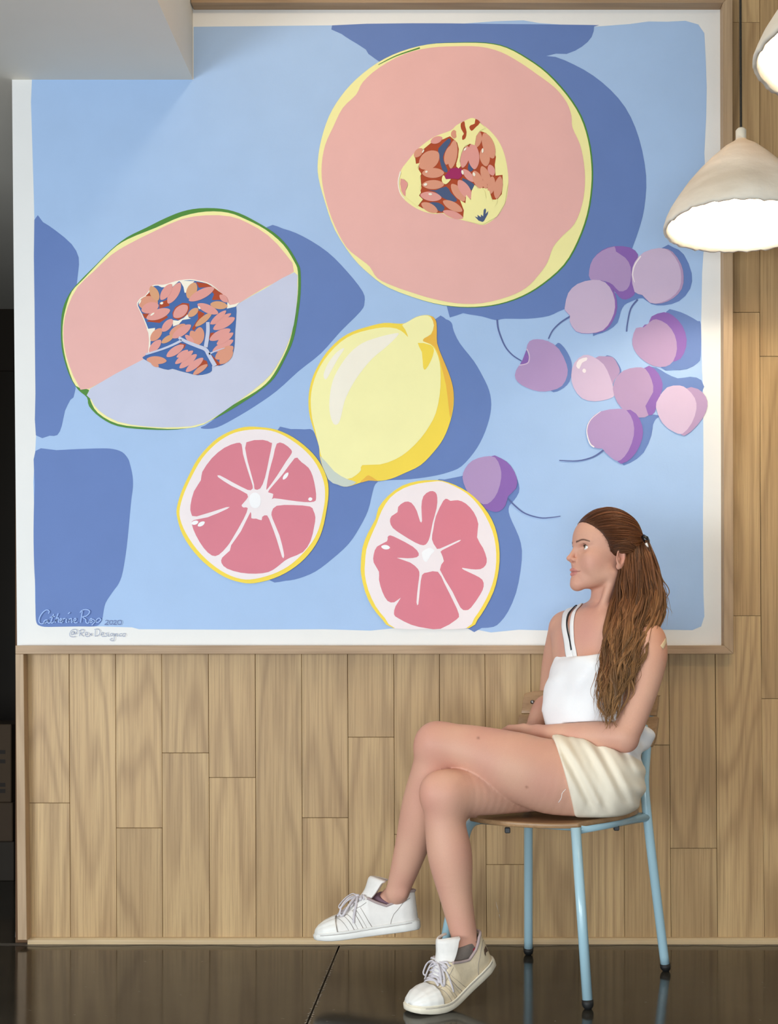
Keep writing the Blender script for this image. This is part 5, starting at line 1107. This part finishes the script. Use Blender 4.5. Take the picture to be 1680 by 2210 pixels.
def strand(path, rad, rnd, t0=0.0, t1=1.0, sides=6, flat=0.55, warm=0.0):
    o = len(HV); n = len(path); V_, F_2 = tube_data(path, rad, sides, True, flat)
    HV.extend(V_); HFc.extend([tuple(i + o for i in f) for f in F_2])
    for i in range(n):
        c = hcol(t0 + (t1 - t0) * i / (n - 1), rnd, warm)
        for _ in range(sides): HC.append(c)
# top: drawn back from the hairline to the clip at the back of the head
clip = hd(-97, 8, 56)
def lay(pts, offs):
    """rest points on the scalp at given heights"""
    q = np.array(pts, float)
    for _ in range(5): q -= grad(cap_base, q) * (sample(cap_base, q) - np.array(offs) * 0.001)[:, None]
    return q
PEND = []
def pulled(start, off, rnd, r0):
    a = np.array(start, float); c = np.array((2.0, 0, 53)); r = np.array((91.0, 74.5, 85.5)); e = np.array((-97.0, 8.0, 56.0))
    da = (a - c) / r; de = (e - c) / r; da /= np.linalg.norm(da); de /= np.linalg.norm(de); om = math.acos(max(-1, min(1, da @ de))); pts, offs = [], []; n = 18
    sag = rh.uniform(-3.5, 3.5); ph = rh.uniform(0, 6.28)
    for i in range(n + 1):
        t = i / n; d = (math.sin((1 - t) * om) * da + math.sin(t * om) * de) / math.sin(om); q = c + d * r
        q[2] += sag * math.sin(math.pi * t) + 0.8 * math.sin(t * 9 + ph); pts.append(hd(*q)); offs.append((-0.8 + (off + 0.8) * min(1, t * 4) ** 0.8) * (1 if t < 0.9 else 0.7))
    PEND.append((pts, offs, [r0 * (0.12 + 0.88 * min(1, i / 5)) * (1 if i < n - 3 else 0.8) for i in range(n + 1)], rnd, 0.15, 0.62, 1.0))
fronts = [(20, 65, 14), (26, 66, 24), (31, 66, 36), (36, 65, 47), (43, 63, 58), (52, 58, 71), (61, 51, 82), (69, 40, 91), (75, 26, 97), (78, 9, 100), (78, -9, 100), (75, -26, 97), (69, -40, 91), (61, -51, 82), (52, -58, 71)]
def fpt(t):
    i = min(len(fronts) - 2, int(t * (len(fronts) - 1))); k = t * (len(fronts) - 1) - i
    return tuple(fronts[i][j] * (1 - k) + fronts[i + 1][j] * k for j in range(3))
for i in range(430):
    t = rh.random(); s = fpt(t); back = rh.random() ** 1.7 * 60 + 1
    pulled((s[0] - back, s[1] * (1 + back / 300), s[2] + back * 0.35 + rh.uniform(-2, 2)), rh.uniform(1.0, 6.5), rh.random(), rh.uniform(0.0012, 0.0036))
# wispy fine hairs at the forehead and temple
for i in range(90):
    s = fpt(rh.random() * 0.75); pulled((s[0] + rh.uniform(-3, 2), s[1], s[2] + rh.uniform(-2, 2)), rh.uniform(2, 7), rh.random() * 0.6 + 0.4, rh.uniform(0.0004, 0.0009))
# swept over and in front of the ear
for i in range(60):
    t = rh.random(); a = (rh.uniform(12, 26), 68, rh.uniform(12, 40)); pts, offs = [], []
    for k in range(15):
        q = k / 14; pts.append(hd(a[0] - (66 + 10 * t) * q, 72, a[2] + 9 * math.sin(q * 3.1) - 16 * q ** 2 * t)); offs.append(0.5 + 4.5 * math.sin(min(1, q * 2) * 1.57) + 5 * math.sin(q * 3.0) * t)
    PEND.append((pts, offs, [0.0026 * (0.2 + 0.8 * min(1, k / 4)) for k in range(15)], rh.random() * 0.8, 0.1, 0.4, 0.0))
laid = lay(sum([q[0] for q in PEND], []), sum([q[1] for q in PEND], [])); k0 = 0
for pts, offs, rad, rnd, c0, c1, wm in PEND:
    strand([Vector(v) for v in laid[k0:k0 + len(pts)]], rad, rnd, c0, c1, 6, 0.5, warm=wm); k0 += len(pts)
# long waves falling behind the ear and over the near shoulder
lv = [1145, 1168, 1200, 1240, 1280, 1320, 1360, 1400, 1450, 1500, 1540, 1575]
Lb = [1352, 1350, 1341, 1336, 1330, 1321, 1311, 1304, 1297, 1297, 1301, 1303]
Rb = [1386, 1397, 1409, 1423, 1431, 1430, 1415, 1397, 1380, 1362, 1346, 1332]
Df = [3.0, 2.985, 2.965, 2.955, 2.945, 2.925, 2.895, 2.872, 2.858, 2.850, 2.846, 2.846]
Db = [3.08, 3.09, 3.08, 3.07, 3.06, 3.03, 2.975, 2.93, 2.905, 2.885, 2.870, 2.866]
def fall(s, t, v0, v1, r0, rnd, amp, fine=False, drift=0.0, cl=None, ds=0.0):
    n = 30; ph, wl, ph2 = cl if cl else (rh.uniform(0, 6.28), rh.uniform(95, 170), rh.uniform(0, 6.28)); pts = []; rad = []; jw = rh.uniform(-0.35, 0.35)
    for i in range(n + 1):
        q = i / n; v = v0 + (v1 - v0) * q; L_, R_, a, b_ = (np.interp(v, lv, w) for w in (Lb, Rb, Df, Db))
        w_ = amp * min(1, q * 2.0) * (0.8 + 0.7 * q)
        # inside the outline, thinner towards the outline so that the mass is rounded
        bulge = 1 - (2 * s - 1) ** 2
        d = a + (b_ - a) * (t * 0.9) + (1 - bulge) * 0.028 + (0.03 * max(0, 1 - q * 9) if v0 < 1200 else 0)
        spread = ds * (1 - 0.75 * max(0, (q - 0.3) / 0.7))                 # strands of a lock gather towards its tip
        u = L_ + (R_ - L_) * s + spread + w_ * (math.sin((v + 30 * s) / wl * 6.28 + ph + jw * q) + 0.3 * math.sin(v / wl * 14.1 + ph2)) + drift * q * q
        pts.append(P(u, v + 0.2 * w_ * math.cos(v / wl * 6.28 + ph2), d + 0.006 * math.sin(v / wl * 6.28 + ph2) * min(1, q * 3)))
        rad.append(r0 * (0.5 + 0.5 * min(1, q * 6)) * (1 - 0.86 * max(0, (q - 0.45) / 0.55) ** 1.4))
    tt = 0.12 + 0.25 * s
    strand(pts, rad, rnd, tt if not fine else tt + 0.1, 1.0, 5 if fine else 6, 0.6)
for i in range(74):
    s = (i % 37 + rh.random()) / 37; t = (0.15 + 0.5 * rh.random()) if i < 37 else rh.random() * 0.2
    cl = (rh.uniform(0, 6.28), rh.uniform(90, 165), rh.uniform(0, 6.28)); am = rh.uniform(3.5, 8.0); cr = rh.random()
    v1 = rh.triangular(1440, 1580, 1520) - 30 * (s > 0.75) - 70 * (s > 0.9) * rh.random()
    for k in range(13):
        big = k < 6
        fall(min(1, max(0, s)), t + rh.uniform(-0.06, 0.06), 1158 + 10 * rh.random() + 12 * (1 - s), v1 + rh.uniform(-35, 12), rh.uniform(0.0022, 0.0043) if big else rh.uniform(0.0007, 0.0018), min(1, max(0, cr + rh.uniform(-0.25, 0.35))), am, not big, cl=cl, ds=rh.uniform(-5, 5))
for i in range(170):
    s = rh.uniform(-0.03, 1.03); fall(s, rh.uniform(-0.12, 0.4), rh.uniform(1178, 1320), rh.triangular(1380, 1590, 1520), rh.uniform(0.0005, 0.0012), rh.uniform(0.3, 1.1), rh.uniform(3, 8), True)
# loose curls standing off the back of the mass and strands over the bib
for i in range(30):
    fall(rh.uniform(0.9, 1.05), rh.uniform(0.1, 0.7), rh.uniform(1185, 1250), rh.uniform(1290, 1360), rh.uniform(0.0006, 0.0020), rh.uniform(0.4, 1.0), rh.uniform(4, 9), True, drift=rh.uniform(-4, 10))
for i in range(40):
    fall(rh.uniform(-0.08, 0.3), rh.uniform(-0.15, 0.1), rh.uniform(1380, 1440), rh.uniform(1500, 1572), rh.uniform(0.0005, 0.0012), rh.uniform(0.6, 1.2), rh.uniform(3, 7), True, drift=rh.uniform(-22, 6))
# tuft gathered below the clip
for i in range(60):
    s = rh.random(); pts = []; v1 = rh.uniform(1260, 1340); ph = rh.uniform(0, 6.28); dd = rh.uniform(2.99, 3.08)
    for k in range(19):
        q = k / 18; v = 1166 + (v1 - 1166) * q; pts.append(P(1392 + 6 * s + (20 * s + 2) * math.sin(min(1, q * 1.3) * 1.5) + 3 * math.sin(v / 11 + ph) * q, v, dd + 0.01 * q))
    strand(pts, [0.0032 * (1 - 0.75 * k / 18) for k in range(19)], rh.random(), 0.3, 0.8, 6, 0.6)
tris = [f for f in HFc]
me = bpy.data.meshes.new('hair'); nb = len(Vq)
me.from_pydata([tuple(v) for v in Vq] + [tuple(v) for v in HV], [], [tuple(int(i) for i in q) for q in Qq] + [tuple(i + nb for i in f) for f in HFc])
me.polygons.foreach_set('use_smooth', [True] * len(me.polygons)); me.materials.append(M_hair)
at = me.color_attributes.new('Col', 'FLOAT_COLOR', 'POINT'); cc = np.concatenate([np.array([hcol(0.1, 0.35)] * nb) , np.array(HC)]); at.data.foreach_set('color', np.concatenate([cc, np.ones((len(cc), 1))], 1).astype(np.float32).ravel())
me.update(); hair = bpy.data.objects.new('hair', me); COL.objects.link(hair); hair.parent = person; hair.matrix_parent_inverse = person.matrix_world.inverted()
# dark claw clip with a pale tip
mb = MB(); cpt = [P(1388, 1157, 3.0), P(1394, 1163, 2.995), P(1397, 1171, 2.995)]
mb.tube(cpt, [0.006, 0.0085, 0.006], 10); mb.tube([P(1396, 1160, 3.06), P(1398, 1168, 3.05), P(1397, 1172, 3.0)], [0.005, 0.007, 0.005], 10)
hc_ = mb.build('hair_clip', mat('black_plastic', (16, 16, 18), 0.25), person)
mb = MB(); mb.tube([P(1395, 1172, 2.99), P(1398, 1178, 2.99), P(1400, 1181, 2.99)], [0.0035, 0.003, 0.0008], 8); mb.build('clip_tip', mat('pale_clip_tip', (235, 230, 225), 0.3), hc_)
# sticking plaster on the near shoulder
pts = [Q(1427, 1398, 2.90), Q(1433, 1391, 2.905), Q(1440, 1381, 2.92)]
ribbon(pts, 0.006, 0.0006, 'sticking_plaster', mat('plaster_strip', (222, 198, 158), 0.6, vary=0.05), person, body_s, thick=0.0009, sides=10)
# ------------------------------------------------------------------ sneakers
M_leather = mat('white_leather', (232, 228, 222), 0.5, vary=0.07, vscale=30, bump=0.15, bscale=120)
M_worn_lit = mat('yellowed_lamplit_leather', (226, 209, 178), 0.5, vary=0.10, vscale=22, bump=0.2, bscale=120)  # tan of the lamplight is mixed into the yellowed leather colour
M_rubberw = mat('white_rubber', (236, 234, 228), 0.45, vary=0.05, vscale=25)
M_rubbery = mat('yellowed_rubber', (236, 227, 206), 0.45, vary=0.08, vscale=25)
M_lace = mat('grey_white_lace', (214, 208, 212), 0.8, vary=0.08, vscale=80, bump=0.4, bscale=900)
M_seam = mat('seam_shadow', (150, 142, 136), 0.8)
M_lining = mat('pink_grey_lining', (176, 158, 156), 0.9, vary=0.1)
XW = [0, .004, .012, .03, .06, .10, .14, .175, .20, .225, .245, .26, .269, .273]
WW = [.010, .019, .028, .035, .0375, .038, .041, .0465, .0485, .047, .041, .031, .017, .004]
def hw(x): return float(np.interp(x, XW, WW))
def zs(x): return float(np.interp(x, [0, .1, .18, .273], [.024, .022, .020, .021]))       # top of the sole
def topz(x): return float(np.interp(x, [.10, .125, .15, .18, .205, .225, .245, .26, .27, .273], [.112, .104, .090, .071, .059, .055, .048, .039, .029, .023]))
def colz(x): return float(np.interp(x, [0, .008, .02, .045, .075, .10, .125], [.099, .101, .098, .080, .072, .084, .100]))
XO = 0.122
def upper_pt(x, s, off=0.0):
    """s from -1 (inner sole edge) over the top to +1 (outer sole edge)"""
    w = hw(x); z0 = zs(x) - 0.003
    a = (1 - abs(s)) * math.pi / 2; sg = 1 if s >= 0 else -1
    if x <= XO:
        zt = colz(x); k = min(1, (1 - abs(s)) / 0.75); z = z0 + (zt - z0) * k
        y = w * (1 + 0.05 * math.sin(k * math.pi) - 0.08 * k ** 2)
        return (x + off * (0 if x > .02 else -0.5), sg * (y + off), z)
    zt = topz(x); blend = min(1, (x - XO) / 0.05)
    y = w * math.cos(a) ** 0.72; z = z0 + (zt - z0) * math.sin(a) ** 0.85
    kk = min(1, (1 - abs(s)) / 0.75); y1 = w * (1 + 0.05 * math.sin(kk * math.pi) - 0.08 * kk ** 2) if abs(s) > 0.25 else w * 0.92 * abs(s) / 0.25
    z1 = z0 + (colz(.122) * 0.93 - z0) * kk if abs(s) > 0.25 else z0 + (zt - z0)
    y = y1 + (y - y1) * blend; z = z1 + (z - z1) * blend
    n = math.hypot(math.cos(a), math.sin(a)); return (x + off * 0.2 * (x > .24), sg * (y + off * math.cos(a)), z + off * math.sin(a))
def build_sneaker(name, Sv, outer, mats, label, logo):
    ML, MR = mats; sn = empty(name, Sv(0.10, 0, 0.0)); sn.parent = person; sn.matrix_parent_inverse = person.matrix_world.inverted(); bpy.context.view_layer.update()
    sn['label'] = label
    J_ = 33; xs = sorted(set([0, .002, .005, .009, .014, .02] + [.03 + .00745 * i for i in range(32)] + [.122, .262, .266, .269, .271, .273])); xs = [x for x in xs if x <= SLEN]
    Vt, Fc = [], []
    for x in xs:
        for j in range(J_): Vt.append(Sv(*upper_pt(x, -1 + 2 * j / (J_ - 1))))
    for i in range(len(xs) - 1):
        for j in range(J_ - 1):
            sm = -1 + 2 * (j + 0.5) / (J_ - 1)
            if xs[i + 1] <= XO + 1e-6 and abs(sm) < 0.25: continue
            Fc.append((i * J_ + j, (i + 1) * J_ + j, (i + 1) * J_ + j + 1, i * J_ + j + 1))
    # close the heel counter
    for j in range((J_ - 1) // 2):
        a, b_ = j, J_ - 1 - j
        if abs(-1 + 2 * (j + .5) / (J_ - 1)) < 0.25: break
        Fc.append((a, a + 1, b_ - 1, b_))
    up_ = new_obj('upper', Vt, Fc, ML, sn, True)
    bm = bmesh.new(); bm.from_mesh(up_.data); bmesh.ops.recalc_face_normals(bm, faces=bm.faces); bm.to_mesh(up_.data); bm.free()
    md = up_.modifiers.new('t', 'SOLIDIFY'); md.thickness = 0.0035; md.offset = -1
    # collar lining roll
    mb = MB(); roll = [upper_pt(x, -0.25) for x in xs if x <= XO][::-1]; roll2 = [upper_pt(x, 0.25) for x in xs if x <= XO]
    mb.tube([Sv(*p) for p in roll + roll2], 0.0036, 8); mb.build('collar', M_lining, sn)
    # sole
    def sole_mesh(z0f, z1f, grow_, nm, m, zin=None):
        Vt, Fc = [], []; N_ = len(xs)
        ring = [(x, hw(x) + grow_) for x in xs] + [(x, -hw(x) - grow_) for x in xs[::-1]]
        ring = [(x + (grow_ if x > .26 else -grow_ if x < .01 else 0), y) for x, y in ring]; n = len(ring)
        lv_ = [(0.0, 0.93), (0.12, 0.985), (0.5, 1.0), (0.86, 1.0), (1.0, 0.96)]
        for t, g in lv_:
            for x, y in ring: Vt.append(Sv(SLEN / 2 + (x - SLEN / 2) * (1 - (1 - g) * 0.35), y * g, z0f(x) + (z1f(x) - z0f(x)) * t))
        for k in range(len(lv_) - 1):
            for i in range(n): Fc.append((k * n + i, k * n + (i + 1) % n, (k + 1) * n + (i + 1) % n, (k + 1) * n + i))
        for base in (0, (len(lv_) - 1) * n):
            for i in range(N_ - 1): q = (base + i, base + i + 1, base + n - 2 - i, base + n - 1 - i); Fc.append(q if base else q[::-1])
        return new_obj(nm, Vt, Fc, m, sn, True)
    so = sole_mesh(lambda x: 0.0 + 0.006 * max(0, (x - .2) / .073) ** 2, lambda x: zs(x), 0.0045, 'sole', MR)
    mb = MB(); rim = [(x, hw(x) + 0.0035) for x in xs] + [(x, -hw(x) - 0.0035) for x in xs[::-1]]
    mb.tube([Sv(x, y, zs(x) + 0.0005) for x, y in rim + rim[:1]], 0.0022, 6); r_ = mb.build('sole_welt', MR, so)
    mb = MB(); mb.tube([Sv(x, y * 1.012, zs(x) - 0.0035) for x, y in rim + rim[:1]], 0.0009, 5); mb.build('sole_groove', M_seam, so)
    # ribbed rubber toe cap
    Vt, Fc = [], []; cx = [.212 + .0610 * i / 22 for i in range(23)]; JJ = 49
    for i, x in enumerate(cx):
        for j in range(JJ):
            s = -1 + 2 * j / (JJ - 1); xx = min(SLEN, x + 0.014 * (1 - i / 22) * (abs(s) ** 2) * -0.4)
            rib = 0.0019 * abs(math.sin(s * 6.5 * math.pi / 2)) * (1 - i / 22) ** 0.5 if abs(s) < 0.93 else 0
            Vt.append(Sv(*upper_pt(xx, s, 0.0022 + rib)))
    for i in range(22):
        for j in range(JJ - 1): Fc.append((i * JJ + j, (i + 1) * JJ + j, (i + 1) * JJ + j + 1, i * JJ + j + 1))
    tc_ = new_obj('toe_cap', Vt, Fc, M_rubberw, sn, True); bm = bmesh.new(); bm.from_mesh(tc_.data); bmesh.ops.recalc_face_normals(bm, faces=bm.faces); bm.to_mesh(tc_.data); bm.free()
    md = tc_.modifiers.new('t', 'SOLIDIFY'); md.thickness = 0.002; md.offset = 0
    mb = MB(); mb.tube([Sv(*upper_pt(.212 - 0.0056 * abs(s) ** 2, s, 0.0026)) for s in [-1 + 2 * k / 24 for k in range(25)]], 0.0009, 5); mb.build('toe_cap_seam', M_seam, sn)
    # three serrated side stripes on each side, raised
    for sg in (1, -1):
        for k in range(3):
            x_top, x_bot = 0.196 - 0.0235 * k, 0.170 - 0.0235 * k; Vt, Fc = [], []; n = 10; wd = 0.0062
            for i in range(n + 1):
                t = i / n; s = 0.98 - (0.60 - 0.03 * k) * t; x = x_bot + (x_top - x_bot) * t
                for q in (-1, 1):
                    for off in (0.0004, 0.0017): Vt.append(Sv(*upper_pt(x + q * wd, sg * s, off)))
            for i in range(n):
                a = i * 4; b_ = a + 4; Fc += [(a + 1, a + 3, b_ + 3, b_ + 1), (a, a + 1, b_ + 1, b_), (a + 3, a + 2, b_ + 2, b_ + 3)]
            st = new_obj('side_stripe', Vt, Fc, ML, sn, False); bm = bmesh.new(); bm.from_mesh(st.data); bmesh.ops.recalc_face_normals(bm, faces=bm.faces); bm.to_mesh(st.data); bm.free()
            mb = MB()
            for q in (-1, 1): mb.tube([Sv(*upper_pt(x_bot + (x_top - x_bot) * i / n + q * (wd + 0.0006), sg * (0.98 - (0.60 - 0.03 * k) * i / n), 0.0006)) for i in range(n + 1)], 0.0006, 4)
            mb.build('stripe_seam', M_seam, st)
        # heel overlay seam, eyestay seam
        mb = MB(); mb.tube([Sv(*upper_pt(x, sg * s, 0.0008)) for x, s in ((.07, .98), (.066, .8), (.058, .62), (.045, .5), (.03, .42), (.012, .40))], 0.0006, 4); mb.build('heel_seam', M_seam, sn); mb = MB()
        mb.tube([Sv(*upper_pt(x, sg * s, 0.0008)) for x, s in ((.125, .30), (.14, .40), (.16, .42), (.18, .40), (.2, .36), (.208, .30))], 0.0006, 4); mb.build('eyestay_seam', M_seam, sn)
    if logo:   # worn dark mark on the heel, facing the viewer
        Vt = [Sv(*upper_pt(x, outer * s, 0.0012)) for x, s in ((.012, .70), (.022, .66), (.028, .70), (.029, .62), (.024, .55), (.013, .55))]
        new_obj('heel_mark', Vt, [tuple(range(6))], mat('worn_brown_mark', (92, 70, 56), 0.7, vary=0.2, vscale=120), sn)
    # tongue
    Vt, Fc = [], []; path = [(.185, .074), (.16, .090), (.14, .104), (.128, .118), (.121, .132), (.115, .145), (.109, .149)]; path = catmull([(a, 0, b_) for a, b_ in path], False, 4); JT = 11
    for i, p_ in enumerate(path):
        q = i / (len(path) - 1); wt = 0.026 + 0.010 * min(1, q * 1.4) - (0.010 * max(0, (q - 0.93) / 0.07))
        for j in range(JT):
            s = -1 + 2 * j / (JT - 1); Vt.append(Sv(p_.x - (0.012 + 0.028 * q) * abs(s) ** 1.7, s * wt * (1 - 0.10 * s * s * q), p_.z - (0.012 + 0.004 * q) * s * s))
    for i in range(len(path) - 1):
        for j in range(JT - 1): Fc.append((i * JT + j, i * JT + j + 1, (i + 1) * JT + j + 1, (i + 1) * JT + j))
    tg = new_obj('tongue', Vt, Fc, M_leather, sn, True); bm = bmesh.new(); bm.from_mesh(tg.data); bmesh.ops.recalc_face_normals(bm, faces=bm.faces); bm.to_mesh(tg.data); bm.free()
    md = tg.modifiers.new('t', 'SOLIDIFY'); md.thickness = 0.0055; md.offset = 0; md = tg.modifiers.new('b', 'BEVEL'); md.width = 0.0015; md.segments = 2
    # laces: crossing bars and a bow
    mb = MB(); rows = [.205, .192, .179, .166, .153, .140, .130]
    for k in range(len(rows) - 1):
        for sg in (1, -1):
            pts = []
            for i in range(9):
                t = i / 8; s = sg * (0.27 - 0.54 * t); x = rows[k] + (rows[k + 1] - rows[k]) * t; q = upper_pt(x, s, 0.003 + (0.0035 if sg > 0 else 0.001) * math.sin(math.pi * t)); pts.append(Sv(q[0], q[1], q[2] + 0.002))
            mb.tube(pts, 0.0034, 8, flat=0.5, up=Sv(0, 0, 1) - Sv(0, 0, 0))
    kx, kz = 0.150, topz(.150) + 0.012
    o_ = outer
    for pts in ([(kx, 0, kz), (.168, .012 * o_, kz + .004), (.188, .026 * o_, kz - .012), (.198, .034 * o_, kz - .034), (.190, .037 * o_, kz - .040), (.176, .032 * o_, kz - .022), (.160, .016 * o_, kz - .004), (kx, 0, kz)],
                [(kx, 0, kz), (.164, -.012 * o_, kz + .008), (.186, -.026 * o_, kz - .002), (.206, -.030 * o_, kz - .02), (.203, -.024 * o_, kz - .026), (.184, -.018 * o_, kz - .010), (.165, -.006 * o_, kz - .002), (kx, 0, kz)],
                [(kx, 0, kz), (.150, .016 * o_, kz - .002), (.153, .033 * o_, kz - .018), (.160, .043 * o_, kz - .042), (.163, .047 * o_, kz - .062)],
                [(kx, 0, kz), (.160, -.014 * o_, kz), (.172, -.032 * o_, kz - .02), (.182, -.043 * o_, kz - .044)]):
        mb.tube([Sv(*p_) for p_ in catmull(pts, False, 6)], 0.0032, 8, flat=0.5)
    mb.tube([Sv(kx - .004, 0, kz), Sv(kx + .006, 0, kz + .002)], 0.006, 8); mb.build('shoelace', M_lace, sn)
    return sn
build_sneaker('sneaker', SLv, 1, (M_leather, M_rubberw), 'white leather sneaker on the raised left foot', False)
build_sneaker('sneaker', SRv, 1, (M_worn_lit, M_rubbery), 'yellowed white sneaker on the right foot, toe on the floor', True)

# socks
M_sock = mat('grey_sock', (122, 112, 104), 0.9, vary=0.08, vscale=60, bump=0.5, bscale=700)
axd = (Vector(kn_r) - Vector(an_r)).normalized(); a0 = Vector(an_r)
def sock_of(Sx, an, up_dir, top, lean, m, nm):
    w3 = lambda q: np.asarray(q, float)
    ops = chain([(an + up_dir * 0.03, 0.0335), (an, 0.0325), (Sx(.057, 0, .088), 0.0305), (Sx(.055, 0, .05), 0.026)], 0.01) + chain([(Sx(.066, 0, .092), 0.0265), (Sx(.10, 0, .074), 0.0265), (Sx(.15, 0, .05), 0.022)], 0.015)
    c0 = an + up_dir * top
    def cut(Fd, X, Y, Z):
        d = (X - c0[0]) * up_dir[0] + (Y - c0[1]) * up_dir[1] + (Z - c0[2]) * up_dir[2] - lean * (X - c0[0])
        return np.maximum(Fd, d)
    V_, Q_ = iso(ops + [('f', cut, 0)], Sx(.06, 0, .06) - 0.11, Sx(.06, 0, .06) + 0.11, 0.0022)
    return np_obj(nm, relax(V_, Q_, 1, 0.4), Q_, m, person)
ud = np.array(axd); ul_ = np.array((Vector(kn_l) - Vector(an_l)).normalized())
sock = sock_of(SR, an_r, ud, 0.004, 0.15, M_sock, 'sock')
sock_of(SL, an_l, ul_, -0.030, -0.1, mat('plum_sock', (120, 92, 104), 0.9, vary=0.1, bump=0.4, bscale=700), 'sock')
# three slanted red bars woven into the sock
for u0, u1, v0 in ((1007, 1013, 2053), (1013.5, 1020, 2049), (1020.5, 1028, 2045)):
    def on(u, v):
        ce = a0 + axd * -0.006; uu = CU + ce.x * FPX / (ce.y + DW); dx = (u - uu) * (ce.y + DW) / FPX; r = 0.0338; return P(u, v, ce.y + DW - math.sqrt(max(1e-6, r * r - dx * dx)))
    q = [on(u0 + 2, 2057), on(u1 + 1.5, 2057 - 0.5), on(u1 - 2, v0), on(u0 + 0.5, v0 + 2.5)]
    new_obj('sock_mark', q, [(0, 1, 2, 3)], mat('red_yarn', (150, 30, 48), 0.9), sock)
